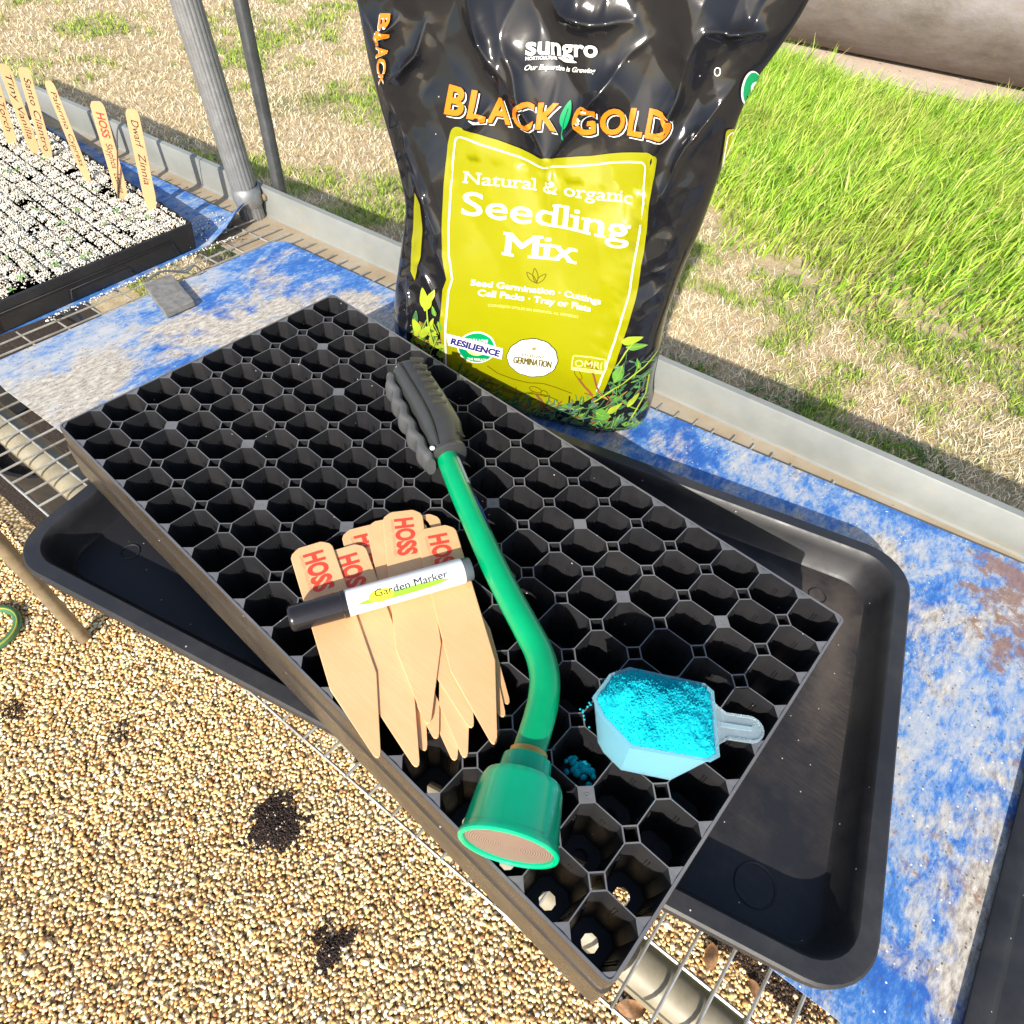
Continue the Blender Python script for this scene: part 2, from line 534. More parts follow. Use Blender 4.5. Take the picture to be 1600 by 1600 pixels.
M['marker_cap'] = flat('smoky_black_cap', (0.016, 0.014, 0.016), 0.2)
M['marker_plug'] = flat('grey_end_plug', (0.085, 0.10, 0.115), 0.4)
M['lime'] = flat('lime_print', (0.22, 0.62, 0.02), 0.35)
M['sun_yellow'] = flat('yellow_print', (0.85, 0.75, 0.03), 0.35)
M['pale_print'] = flat('pale_print', (0.60, 0.74, 0.78), 0.35)

# rose of the watering head: concentric rings of small holes
mt, nt, b = nmat('rose_plate', (0.5, 0.36, 0.29), 0.5, 0.1)
tc = nt.nodes.new('ShaderNodeTexCoord')
sx = nt.nodes.new('ShaderNodeSeparateXYZ'); nt.links.new(tc.outputs['Object'], sx.inputs[0])
r2 = math_(nt, 'SQRT', math_(nt, 'ADD', math_(nt, 'POWER', sx.outputs[0], 2.0), math_(nt, 'POWER', sx.outputs[1], 2.0)))
wv = math_(nt, 'SINE', math_(nt, 'MULTIPLY', r2, 2 * math.pi / 0.0015))
f = ramp(nt, wv, [(0.35, (0, 0, 0)), (0.8, (1, 1, 1))])
nt.links.new(mixc(nt, f, (0.27, 0.185, 0.145), (0.115, 0.075, 0.058)), b.inputs['Base Color'])
bump(nt, b, wv, 0.4, 0.0004)
M['rose'] = mt

# scoop plastic and blue plant food
mt, nt, b = nmat('milky_clear_plastic', (0.74, 0.90, 0.97), 0.3, 0.0, 0.45)
b.inputs['Transmission Weight'].default_value = 0.80
b.inputs['IOR'].default_value = 1.18
nt.links.new(ramp(nt, noise(nt, coords(nt), 80, 4), [(0.3, (0.2,) * 3), (0.7, (0.3,) * 3)]), b.inputs['Roughness'])
M['milky'] = mt
mt, nt, b = nmat('milky_blue_plastic', (0.40, 0.77, 0.90), 0.3, 0.0, 0.45)
b.inputs['Transmission Weight'].default_value = 0.7
b.inputs['IOR'].default_value = 1.18
M['milky_blue'] = mt
mt, nt, b = nmat('blue_fertilizer', (0.0, 0.5, 0.62), 0.9, 0, 0.15)
vec = coords(nt)
nt.links.new(ramp(nt, noise(nt, vec, 260, 6, 0.75), [(0.3, (0.0, 0.36, 0.46)), (0.6, (0.005, 0.47, 0.56)), (0.74, (0.12, 0.58, 0.64))]), b.inputs['Base Color'])
bump(nt, b, noise(nt, vec, 900, 4, 0.8), 0.4, 0.0008)
M['powder'] = mt

# glossy printed film of the bag
mt, nt, b = nmat('glossy_black_film', (0.006, 0.006, 0.008), 0.1, 0.0, 0.45)
vec = coords(nt)
nt.links.new(ramp(nt, noise(nt, vec, 25, 6), [(0.3, (0.07,) * 3), (0.7, (0.16,) * 3)]), b.inputs['Roughness'])
nt.links.new(mixc(nt, specks(nt, vec, 90, 0.06, 0.25), (0.010, 0.010, 0.012), (0.35, 0.34, 0.32)), b.inputs['Base Color'])
bump(nt, b, noise(nt, vec, 60, 4, 0.5), 0.05, 0.003)
M['film'] = mt


def film(name, col, rough=0.22):
    mt, nt, b = nmat(name, col, rough)
    nt.links.new(ramp(nt, noise(nt, coords(nt), 18, 4), [(0.3, tuple(c * .94 for c in col)), (0.7, col)]), b.inputs['Base Color'])
    bump(nt, b, noise(nt, coords(nt), 60, 4, 0.5), 0.05, 0.003)
    return mt


for k, c in dict(f_lime=(0.275, 0.27, 0.002), f_white=(0.78, 0.78, 0.72), f_orange=(0.72, 0.20, 0.008), f_black=(0.012, 0.011, 0.012), f_green=(0.0, 0.26, 0.085),
                 f_green2=(0.10, 0.26, 0.04), f_green3=(0.045, 0.13, 0.045), f_green4=(0.33, 0.42, 0.03), f_green5=(0.08, 0.15, 0.10), f_brown=(0.22, 0.07, 0.03), f_pale=(0.62, 0.60, 0.22),
                 f_navy=(0.03, 0.02, 0.16), f_line=(0.11, 0.085, 0.0), f_silver=(0.70, 0.72, 0.76)).items():
    M[k] = film(k[2:] + '_film_print', c)

mt, nt, b = nmat('weathered_culvert', (0.4, 0.33, 0.27), 0.6, 0.1)
vec = coords(nt)
c = ramp(nt, noise(nt, coords(nt, (0.6, 2, 2)), 2.2, 9, 0.7), [(0.3, (0.065, 0.052, 0.042)), (0.5, (0.12, 0.10, 0.088)), (0.7, (0.165, 0.15, 0.155))])
c = mixc(nt, ramp(nt, noise(nt, vec, 14, 9, 0.75), [(0.55, (0, 0, 0)), (0.7, (0.8,) * 3)]), c, (0.16, 0.12, 0.085))
nt.links.new(c, b.inputs['Base Color'])
bump(nt, b, noise(nt, vec, 9, 6), 0.25, 0.03)
M['culvert'] = mt
M['slab'] = flat('grey_slate', (0.17, 0.165, 0.155), 0.75, var=0.25, scale=90)
M['dead_leaf'] = flat('dead_leaf', (0.22, 0.11, 0.045), 0.7, var=0.35, scale=120)
M['sprout'] = flat('sprout_green', (0.20, 0.33, 0.11), 0.5)
M['hose'] = flat('green_hose', (0.05, 0.16, 0.07), 0.45)
M['hose2'] = flat('hose_stripe', (0.32, 0.34, 0.05), 0.45)

# ------------------------------------------------------------------ ground
def sheet(name, pts, z, mat, label=None):
    mb = MB()
    mb.add([(x, y, z) for x, y in pts], [tuple(range(len(pts)))])
    o = mb.build(name, mat)
    return tag(o, kind='structure')


sheet('ground', [(-300, -300), (300, -300), (300, 300), (-300, 300)], 0.0, M['lawn'])
sheet('gravel_path', [(-6, -4), (8, -4), (8, 0.62), (-6, 0.15)], 0.004, M['gravel_bed'])
sheet('bare_soil', [(-8, 3.3), (-1.46, 4.93), (0.1, 5.33), (1.6, 5.65), (9, 7.4), (9, 8.6), (1.0, 6.7), (-8, 4.4)], 0.004, M['bare'])
sheet('concrete_pad', [(-12, 3.9), (12, 9.95), (12, 26), (-12, 20)], 0.012, M['concrete'])
sheet('dark_soil', [(-2.4, -0.16), (-0.74, -0.05), (-0.66, 0.2), (-0.45, 0.5), (-2.4, 0.45)], 0.012, M['soil'])


def blob_template():
    bm = bmesh.new()
    bmesh.ops.create_icosphere(bm, subdivisions=1, radius=1)
    v = np.array([p.co[:] for p in bm.verts]); f = np.array([[q.index for q in p.verts] for p in bm.faces])
    bm.free()
    return v, f


def blobs(name, pos, size, cols, mat, squash=(0.5, 0.8), rough=0.25, low=False):
    """many small stones or grains in one mesh; pos (n,3), size (n), cols (n,3)"""
    if low:
        tv = np.array([(1, 0, 0), (-1, 0, 0), (0, 1, 0), (0, -1, 0), (0, 0, 1), (0, 0, -1)], float)
        tf = np.array([(0, 2, 4), (2, 1, 4), (1, 3, 4), (3, 0, 4), (2, 0, 5), (1, 2, 5), (3, 1, 5), (0, 3, 5)])
    else:
        tv, tf = blob_template()
    n, k = len(pos), len(tv)
    d = 1 + rough * RNG.uniform(-1, 1, (n, k))
    P = tv[None] * d[..., None]
    sc = np.stack([np.ones(n), RNG.uniform(0.6, 0.95, n), RNG.uniform(*squash, n)], -1)
    P = P * sc[:, None, :] * size[:, None, None]
    a = RNG.uniform(0, 2 * np.pi, n); t = RNG.normal(0, 0.35, n)
    ct, st = np.cos(t), np.sin(t)
    x, z = P[..., 0] * ct[:, None] - P[..., 2] * st[:, None], P[..., 0] * st[:, None] + P[..., 2] * ct[:, None]
    ca, sa = np.cos(a)[:, None], np.sin(a)[:, None]
    P = np.stack([x * ca - P[..., 1] * sa, x * sa + P[..., 1] * ca, z], -1) + pos[:, None, :]
    F = (tf[None] + (np.arange(n) * k)[:, None, None]).reshape(-1, 3)
    return big_mesh(name, P.reshape(-1, 3), None, F, [mat], np.repeat(cols, k, 0), True)


def pick(pal, w, n, var=0.12):
    c = np.array(pal)[RNG.choice(len(pal), n, p=np.array(w) / sum(w))]
    return np.clip(c * RNG.uniform(1 - var, 1 + var, (n, 1)) * RNG.uniform(0.96, 1.04, (n, 3)), 0, 1)


# river pebbles
sp = 0.0064
gx, gy = np.meshgrid(np.arange(-0.95, 1.25, sp), np.arange(-0.75, 0.46, sp * 0.95))
px_, py_ = gx.ravel(), gy.ravel()
px_ = px_ + RNG.uniform(-.5, .5, px_.size) * sp; py_ = py_ + RNG.uniform(-.5, .5, py_.size) * sp
keep = (py_ > -0.30 - 0.36 * (px_ + 0.7)) & (py_ < 0.30 + 0.12 * px_) & ~((px_ < -0.70) & (py_ > -0.10))
px_, py_ = px_[keep], py_[keep]
n = len(px_)
sz = RNG.uniform(0.0026, 0.0050, n) * np.where(RNG.uniform(0, 1, n) < .06, 1.45, 1.0)
cols = pick([(0.82, 0.60, 0.31), (0.74, 0.48, 0.20), (0.90, 0.76, 0.50), (0.60, 0.33, 0.12), (0.34, 0.17, 0.07), (0.66, 0.58, 0.46)], [6, 5, 4, 1.8, 0.6, 0.6], n, 0.2)
cols = cols * (0.96 + 0.24 * fbm(px_ * 7, py_ * 7, 77, 3))[:, None]
zz_ = 0.004 + sz * RNG.uniform(0.2, 1.0, n)
tag(blobs('gravel', np.stack([px_, py_, zz_], -1), sz, cols, M['pebble'], (0.40, 0.75), 0.24), kind='stuff')


def soil_clump(name, c, r, n, label):
    n = n * 4
    x, y = c[0] + RNG.uniform(-1.5, 1.5, n) * r, c[1] + RNG.uniform(-1.2, 1.2, n) * r
    q = np.hypot((x - c[0]) / 1.15, (y - c[1]) / 0.9)
    f_ = fbm(x * 45, y * 45, 5, 3) - 0.62 * q / r
    k = (f_ > 0.10 + RNG.normal(0, .05, n)) | ((f_ > -.12) & (RNG.uniform(0, 1, n) < .035))
    x, y, q = x[k], y[k], q[k]
    n = len(x)
    s = RNG.uniform(0.0008, 0.0028, n)
    z = 0.0085 + np.maximum(0, 1 - q / r) * 0.007 * RNG.uniform(0.1, 1, n)
    cl = pick([(0.018, 0.012, 0.010), (0.035, 0.02, 0.016), (0.10, 0.06, 0.045), (0.55, 0.45, 0.36)], [8, 5, 1.2, 0.3], n)
    o = blobs(name, np.stack([x, y, z], -1), s, cl, M['granule'], (0.5, 0.9), 0.3)
    return tag(o, label, 'soil', 'clumps of soil spilled on the gravel', 'stuff')


s1 = at(430, 1278, -H + 0.01); s2 = at(513, 1480, -H + 0.01); s3 = at(20, 1108, -H + .01); s4 = at(190, 1140, -H + .01)
soil_clump('spilled_soil', s1, 0.055, 2600, 'larger dark clump of potting soil spilled on the pebbles')
soil_clump('spilled_soil', s2, 0.040, 1500, 'smaller dark clump of potting soil nearer the bottom edge')
soil_clump('spilled_soil', s3, 0.026, 120, 'thin scatter of dark soil crumbs at the left edge')
soil_clump('spilled_soil', s4, 0.024, 80, 'sparse brown soil crumbs on pebbles beside the bench leg')


# grass
def blades(name, pos, hgt, wid, lean_az, lean, cols, mat='blade'):
    n = len(pos)
    a = RNG.uniform(0, np.pi, n)
    side = np.stack([np.cos(a), np.sin(a), np.zeros(n)], -1) * wid[:, None] / 2
    ld_ = np.stack([np.cos(lean_az), np.sin(lean_az), np.zeros(n)], -1)
    up = np.array([0, 0, 1.0])
    def pt(t):
        return pos + ld_ * (hgt * np.sin(lean) * t ** 1.6)[:, None] + up * (hgt * np.cos(lean * (0.4 + 0.6 * t)) * t)[:, None]
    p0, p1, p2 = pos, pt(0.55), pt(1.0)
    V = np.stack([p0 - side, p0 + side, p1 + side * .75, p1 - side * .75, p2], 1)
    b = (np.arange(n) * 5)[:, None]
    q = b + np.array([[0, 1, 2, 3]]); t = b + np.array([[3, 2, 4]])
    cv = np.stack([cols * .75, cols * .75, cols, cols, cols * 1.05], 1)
    return tag(big_mesh(name, V.reshape(-1, 3), q, t, [M[mat]], np.clip(cv, 0, 1).reshape(-1, 3), True), kind='stuff')


def in_poly(x, y, P):
    r = np.zeros(len(x), bool)
    for (x1, y1), (x2, y2) in zip(P, P[1:] + P[:1]):
        c = ((y1 > y) != (y2 > y)) & (x < (x2 - x1) * (y - y1) / (y2 - y1 + 1e-12) + x1)
        r ^= c
    return r


def visible(x, y, z, marg=60):
    d = np.stack([x, y, np.full_like(x, z)], -1) - CAM
    c = d @ RW.T
    u, v = 800 + FOC * c[:, 0] / c[:, 2], 800 + FOC * c[:, 1] / c[:, 2]
    return (c[:, 2] > 0) & (u > -marg * 3) & (u < 1600 + marg * 3) & (v > -marg) & (v < 1600)


TALL = [(-0.72, 2.95), (-0.36, 2.42), (0.20, 2.36), (0.85, 2.62), (2.2, 3.1), (2.2, 5.7), (0.75, 5.42), (0.1, 5.25), (-0.5, 4.85), (-1.0, 4.98), (-1.55, 4.88)]


def lawn_points(n):
    """more points near the bench, fewer far away"""
    x = RNG.uniform(-6.5, 2.4, n * 3); y = RNG.uniform(0.62, 7.0, n * 3)
    d = np.hypot(x - CAM[0], y - CAM[1])
    k = (RNG.uniform(0, 1, n * 3) < np.clip((1.9 / d) ** 1.5, 0.06, 1)) & visible(x, y, 0)
    k &= (y > 0.66 + 0.124 * x) & (y < 5.1 + 0.25 * x)
    return x[k], y[k]


# dry lawn: short straw-coloured blades lying every way
x, y = lawn_points(330000)
green = fbm(x * 2.1 + 3.3, y * 2.1, 21, 4) * 0.62 + fbm(x * 8, y * 8, 33, 3) * 0.38 - 0.10 * np.exp(-((y - 1.72 - 0.13 * x) / .3) ** 2) * (x > -.2)
tall_in = in_poly(x, y, TALL)
edge = np.exp(-((y - 2.32 - 0.15 * x) / 0.22) ** 2)            # greener strip just before the tall grass
green = green + 0.10 * edge * (x > -0.7)
k = ~tall_in | (RNG.uniform(0, 1, len(x)) < 0.2)
x, y, green = x[k], y[k], green[k]
isg = green + RNG.normal(0, 0.035, len(x)) > 0.565
n = len(x)
cols = pick([(0.76, 0.60, 0.36), (0.88, 0.75, 0.52), (0.56, 0.41, 0.20), (0.95, 0.86, 0.67), (0.30, 0.20, 0.10)], [5, 6, 3, 5, 1.3], n)
gc = pick([(0.22, 0.33, 0.04), (0.32, 0.45, 0.06), (0.12, 0.22, 0.03), (0.45, 0.52, 0.10)], [4, 4, 3, 2], n)
yel = (green > 0.50) & (RNG.uniform(0, 1, n) < 0.35)
cols[yel] = pick([(0.43, 0.42, 0.10), (0.52, 0.46, 0.16)], [1, 1], n)[yel]
cols[isg] = gc[isg]
dist = np.hypot(x - CAM[0], y - CAM[1])
h = RNG.uniform(0.018, 0.042, n) * np.where(isg, 1.15, 1)
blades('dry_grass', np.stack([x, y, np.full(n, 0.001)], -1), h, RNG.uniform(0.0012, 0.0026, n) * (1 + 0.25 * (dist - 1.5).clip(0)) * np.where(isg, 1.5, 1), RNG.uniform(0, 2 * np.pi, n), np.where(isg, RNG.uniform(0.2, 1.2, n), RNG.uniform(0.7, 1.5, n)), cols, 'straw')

# tall lush grass
x = RNG.uniform(-1.7, 2.3, 260000); y = RNG.uniform(2.2, 5.8, 260000)
jx, jy = x + (fbm(x * 6, y * 6, 3, 3) - .5) * .5, y + (fbm(x * 6 + 40, y * 6, 8, 3) - .5) * .5
k = in_poly(jx, jy, TALL) & visible(x, y, 0.05)
x, y, jx, jy = x[k], y[k], jx[k], jy[k]
front = np.clip((jy - 2.35 - 0.1 * jx.clip(-1, 1)) / 0.8, 0, 1)
dens = 0.30 + 0.6 * front
tuft = fbm(x * 14, y * 14, 55, 2)
k = RNG.uniform(0, 1, len(x)) < dens * np.clip(tuft * 1.7, 0.2, 1) * 0.42
x, y, front, tuft = x[k], y[k], front[k], tuft[k]
n = len(x)
h = (0.045 + 0.105 * front) * RNG.uniform(0.55, 1.2, n) * (0.7 + 0.6 * tuft)
cols = pick([(0.27, 0.47, 0.04), (0.40, 0.60, 0.06), (0.16, 0.33, 0.03), (0.56, 0.66, 0.15), (0.62, 0.56, 0.22)], [4, 5, 3, 2, 1.5], n, 0.25)
yl = fbm(x * 3, y * 3, 71, 3) > 0.60
cols[yl] = cols[yl] * 0.7 + np.array([0.42, 0.40, 0.10]) * 0.3
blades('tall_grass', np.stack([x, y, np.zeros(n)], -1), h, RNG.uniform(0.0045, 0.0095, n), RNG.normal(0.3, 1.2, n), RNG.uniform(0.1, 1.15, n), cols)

# broad-leaved weeds in the shaded strip behind the bench
n = 2600
cx, cy = RNG.uniform(-0.1, 1.4, 70), RNG.uniform(1.25, 1.75, 70)
ci = RNG.integers(0, 70, n)
x, y = cx[ci] + RNG.normal(0, 0.035, n), cy[ci] + 0.1 * cx[ci] + RNG.normal(0, 0.03, n)
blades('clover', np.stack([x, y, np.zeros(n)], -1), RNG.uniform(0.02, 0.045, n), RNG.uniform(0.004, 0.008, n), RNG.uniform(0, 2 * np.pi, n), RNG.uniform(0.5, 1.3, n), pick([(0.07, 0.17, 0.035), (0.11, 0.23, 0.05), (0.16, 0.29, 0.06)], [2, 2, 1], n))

# big pipe lying beyond the grass
d = Vector((1.532, 0.385, 0)).normalized()
mb = MB()
nrm = Vector((-d.y, d.x, 0))
R0 = 0.32
c0 = Vector((-1.5, 5.243, 0)) + nrm * (R0 * 0.75) + Vector((0, 0, R0 + 0.01))
mb.tube([c0 + d * t for t in (-4, -2, 0, 2, 4, 6, 8)], R0, 64)
o = mb.build('culvert_pipe', M['culvert'], smooth=40)
tag(o, 'big weathered metal pipe lying on bare soil beyond the grass', 'pipe')

# ------------------------------------------------------------------ bench
TH = rad(6.5)
BX, BY = Vector((math.cos(TH), math.sin(TH), 0)), Vector((-math.sin(TH), math.cos(TH), 0))
def yf(x): return -0.0515 + 0.0875 * x            # front edge of the mesh
def yc(x): return 0.5685 + 0.1237 * x             # crease of the back rail
def P3(x, y, zrel): return Vector((x, y, zrel + H))

bench = empty('potting_bench', (0.2, 0.25, 0), 'long wire mesh bench with galvanised back rail and pipe frame', 'bench')
# wire mesh
ZW = -0.1115
mb = MB()
xs = np.arange(-2.4, 1.7, 0.0262)
rr = random.Random(3)
for i, x in enumerate(xs):
    y0, y1 = yf(x), yc(x) - 0.028
    tx = -math.tan(TH - 0.02)
    sag = rr.uniform(-.0008, .0008)
    a = P3(x - tx * 0.0, y0 - 0.001, ZW + sag); b_ = P3(x + tx * (y1 - y0) * 0.35, y1 + rr.uniform(-.004, .006), ZW + sag)
    mid = (a + b_) / 2 + Vector((rr.uniform(-.0012, .0012), 0, rr.uniform(-.001, .001)))
    mb.tube([a, mid, b_], 0.0014, 6)
for t in (0.0, 0.085, 0.17, 0.26, 0.345, 0.43, 0.515, 0.60, 0.685, 0.77, 0.855, 0.94):
    pts = []
    for x in np.arange(-2.4, 1.71, 0.2):
        y0, y1 = yf(x), yc(x) - 0.028
        pts.append(P3(x, y0 + (y1 - y0) * t, ZW - 0.0026 + rr.uniform(-.0005, .0005)))
    mb.tube(pts, 0.0015, 6)
mb.build('wire_mesh', M['wire'], bench, 50)
# back rail: flat ledge, upright flange, folded lip
prof = [(-0.115, -0.1165), (0.0, -0.1165), (0.003, -0.1145), (0.0036, -0.070), (0.0046, -0.0675), (0.0135, -0.0665), (0.0150, -0.0690), (0.0150, -0.125), (-0.115, -0.1195)]
mb = MB()
X0, X1 = -3.2, 2.2
k = len(prof)
nx = 28
for j in range(nx + 1):
    x = lerp(X0, X1, j / nx)
    y = yc(x)
    mb.v += [tuple(P3(x - p * 0.123, y + p, z)) for p, z in prof]
for j in range(nx):
    for i in range(k):
        a, b_ = j * k + i, j * k + (i + 1) % k
        mb.f.append((a, a + k, b_ + k, b_)); mb.mi.append(1 if i == 0 else 0)
mb.f += [tuple(range(k)), tuple(range(nx * k + k - 1, nx * k - 1, -1))]; mb.mi += [0, 0]
mb.build('back_rail', [M['galv'], M['ledge']], bench, 30)
mb = MB()
mb.tube([P3(x, yf(x) + 0.036 + (0.012 if x < 0 else 0.004 * (1 - x)), ZW - 0.024) for x in np.arange(-2.4, 1.71, 0.4)], 0.019, 20)
mb.build('front_pipe', M['pipe'], bench, 50)
for lx in (-0.462, 1.42):
    mb = MB()
    mb.tube([P3(lx, -0.12 if lx < 0 else 0.06, -H), P3(lx, -0.12 if lx < 0 else 0.06, ZW - 0.022)], 0.0135, 18)
    mb.build('leg', M['leg'], bench, 50)
mb = MB()
mb.tube([P3(-2.4, -0.12 - .002, ZW - 0.022), P3(-0.462, -0.12, ZW - 0.022)], 0.0135, 14)
mb.build('side_pipe', M['leg'], bench, 50)

# printed boards on the mesh
def board(name, pts, z, mat, label, curl=None):
    mb = MB()
    bm = bmesh.new()
    f = bm.faces.new([bm.verts.new((x, y, 0)) for x, y in pts])
    for axis in (0, 1):
        lo, hi = min(p[axis] for p in pts), max(p[axis] for p in pts)
        c = lo + 0.04
        while c < hi:
            no = (1, 0, 0) if axis == 0 else (0, 1, 0)
            co = (c, 0, 0) if axis == 0 else (0, c, 0)
            bmesh.ops.bisect_plane(bm, geom=bm.verts[:] + bm.edges[:] + bm.faces[:], plane_co=co, plane_no=no)
            c += 0.04
    for v in bm.verts:
        w = fbm(np.array([v.co.x * 6]), np.array([v.co.y * 6]), 9, 2)[0]
        v.co.z = z + H + 0.0016 * (w - 0.5) + (curl(v.co.x, v.co.y) if curl else 0)
    r = bmesh.ops.extrude_face_region(bm, geom=bm.faces[:])
    bmesh.ops.translate(bm, vec=(0, 0, -0.0016), verts=[g for g in r['geom'] if isinstance(g, bmesh.types.BMVert)])
    bmesh.ops.recalc_face_normals(bm, faces=bm.faces)
    me = bpy.data.meshes.new(name); bm.to_mesh(me); bm.free()
    me.materials.append(mat)
    return tag(link(name, me), label, 'board')


board('printed_board', [(-0.318, 0.022), (-0.275, 0.002), (-0.255, 0.002), (0.76, 0.105), (1.32, 0.155), (1.30, 0.705), (0.805, 0.648), (0.357, 0.5665), (-0.325, 0.476), (-0.336, 0.462)], -0.1065, M['board'], 'worn blue and white printed board under the potting bag and trays', None)


def curl(x, y):
    d = max(0, x + 0.452) * max(0, y - 0.40)
    return min(0.03, 15 * d) + 0.0


board('printed_board', [(-1.9, 0.30), (-1.9, -0.18), (-0.375, -0.02), (-0.372, 0.20), (-0.402, 0.42), (-0.425, 0.474), (-0.50, 0.463)], -0.1065, M['board_far'], 'blue printed board with curled corner under the planted seed tray', curl)

mb = MB()
q = [Vector((-0.341, 0.239, 0)), Vector((-0.253, 0.223, 0)), Vector((-0.254, 0.269, 0)), Vector((-0.337, 0.283, 0))]
zt, zb = H - 0.0955, H - 0.1045
mb.add([(p.x, p.y, zb) for p in q] + [(p.x, p.y, zt) for p in q], [(3, 2, 1, 0), (4, 5, 6, 7), (0, 1, 5, 4), (1, 2, 6, 5), (2, 3, 7, 6), (3, 0, 4, 7)])
o = mb.build('stone_slab', M['slab'])
bv = o.modifiers.new('bevel', 'BEVEL'); bv.width = 0.0012; bv.segments = 2
tag(o, 'small flat grey slab resting on the edge of the blue board', 'slab')

mb = MB()
b0 = at(243, 452, -0.103)
for dx, dz in ((0, 0), (0.006, 0.002)):
    mb.tube(catmull([b0 + Vector((-0.03 + dx, 0.0, dz)), b0 + Vector((-0.022 + dx, 0.025, 0.010 + dz)), b0 + Vector((-0.008 + dx, 0.052, 0.006)), b0 + Vector((0.0, 0.068, 0.012)), b0 + Vector((0.004, 0.072, 0.0)), b0 + Vector((-0.004, 0.05, -0.006))], 6), 0.0013, 6)
tag(mb.build('wire_tie', M['dark_steel'], None, 50), 'dark bent wire tie on the mesh beside the grey slab', 'wire')

# posts of the shelter
def fluted(r, n=20, per=4):
    out = []
    for i in range(n * per):
        a = 2 * math.pi * i / (n * per)
        out.append((a, r * (1 - 0.045 * (0.5 + 0.5 * math.cos(a * n)) ** 2)))
    return out
post = empty('fluted_post', (-0.452, 0.492, 0), 'thick fluted aluminium post rising through the bench mesh', 'post')
mb = MB()
fl = fluted(0.0215)
zs_ = [0, 0.4, 0.7, 1.2, 2.4]
nf = len(fl)
for z in zs_:
    for a, r in fl:
        mb.v.append((-0.450 - 0.03 * (z - 0.75) + r * math.cos(a), 0.496 - 0.05 * (z - 0.75) + r * math.sin(a), z))
for j in range(len(zs_) - 1):
    for i in range(nf):
        mb.f.append((j * nf + i, j * nf + (i + 1) % nf, (j + 1) * nf + (i + 1) % nf, (j + 1) * nf + i)); mb.mi.append(0)
mb.build('shaft', M['alu'], post, 25)
mb = MB()
mb.lathe((-0.4495, 0.4965, 0.762), (-0.03, -0.05, 1), [(-0.006, 0.0218), (0, 0.0236), (0.004, 0.0245), (0.02, 0.0242), (0.022, 0.0225), (0.026, 0.0218)], 40, cap0=False, cap1=False)
mb.build('collar', M['alu'], post, 40)
post2 = empty('square_post', (-0.431, 0.545, 0), 'slim dark steel post standing outside the back rail', 'post')
mb = MB()
for sgn in (1,):
    ax, ay = BX * 0.0092, BY * 0.0092
    b0, b1 = Vector((-0.431, 0.548, 0.0)), Vector((-0.4235, 0.548, 2.4))
    ring = []
    for p in (b0, b1):
        for k_ in range(16):
            a = 2 * math.pi * k_ / 16
            ring.append(p + ax * math.copysign(abs(math.cos(a)) ** 0.5, math.cos(a)) + ay * math.copysign(abs(math.sin(a)) ** 0.5, math.sin(a)))
    mb.add(ring, [(i, (i + 1) % 16, 16 + (i + 1) % 16, 16 + i) for i in range(16)] + [tuple(range(16, 32))])
mb.build('shaft', M['dark_steel'], post2, 40)
mb = MB()
bc = P3(-0.431, yc(-0.431) + 0.002, -0.082)
mb.lathe(bc, (0.12, -1, 0), [(0, 0.0062), (0.003, 0.0060), (0.0045, 0.003)], 6)
mb.build('bolt', M['leg'], post2, 30)

# ------------------------------------------------------------------ things under and beside the bench
def pot(c, r, h, name, label, mat):
    root = empty(name, c, label, 'pot')
    mb = MB()
    mb.lathe(c, (0, 0, 1), [(0, r * .75), (h * .9, r * .97), (h * .9, r * 1.04), (h, r * 1.06), (h, r * 1.0), (h * .93, r * .95)], 40, cap1=False)
    mb.build('pot_wall', mat, root, 35)
    mb = MB()
    mb.lathe(Vector(c) + Vector((0, 0, h * .9)), (0, 0, 1), [(0, r * .95), (0.006, r * .5)], 30, cap0=False)
    mb.build('potting_soil', M['soil'], root, 60)
    return root


pot(Vector((-0.79, 0.10, 0.012)), 0.145, 0.25, 'nursery_pot', 'black nursery pot full of soil under the left end of the bench', M['plain_black'])
pot(Vector((-1.16, 0.17, 0.012)), 0.15, 0.26, 'nursery_pot', 'black nursery pot further left behind the other one', M['plain_black'])

hz = at(-14, 985, -H + 0.012)
mb = MB()
pts = [hz + Vector((0.052 * math.cos(a), 0.052 * math.sin(a), 0.004)) for a in np.linspace(0, 2 * np.pi, 40, endpoint=False)]
pts = [Vector((p.x, p.y, p.z)) for p in pts]
mb.tube(pts, 0.0085, 16, closed=True)
o = mb.build('garden_hose', M['hose'], None, 60)
tag(o, 'loop of green garden hose on gravel at the left edge', 'hose')
mb = MB()
mb.tube([p + Vector((0.0045, 0, 0.0068)) for p in pts], 0.0022, 8, closed=True)
mb.build('hose_stripe', M['hose2'], o, 60)


def dead_leaf(c, s, rot, tilt, label):
    mb = MB()
    n_, rows = 7, 13
    for i in range(rows):
        t = i / (rows - 1)
        w = 0.30 * math.sin(math.pi * t) ** 0.8 * (1 - 0.25 * t) + 0.004
        for j in range(n_):
            q = j / (n_ - 1) * 2 - 1
            cup = 0.28 * q * q * w + 0.10 * math.sin(5 * t + 2 * q) - 0.25 * (t - 0.5) ** 2
            mb.v.append(((t - 0.5) * s, q * w * s * (1 + 0.12 * math.sin(9 * t)), cup * s + 0.12 * s))
    for i in range(rows - 1):
        for j in range(n_ - 1):
            a = i * n_ + j
            mb.f.append((a, a + 1, a + n_ + 1, a + n_)); mb.mi.append(0)
    mt_ = Matrix.Translation(c) @ Matrix.Rotation(rot, 4, 'Z') @ Matrix.Rotation(tilt, 4, 'X')
    mb.v = [tuple(mt_ @ Vector(v)) for v in mb.v]
    o = mb.build('dead_leaf', M['dead_leaf'], None, 60)
    return tag(o, label, 'leaf', 'dead leaves under the bench mesh')


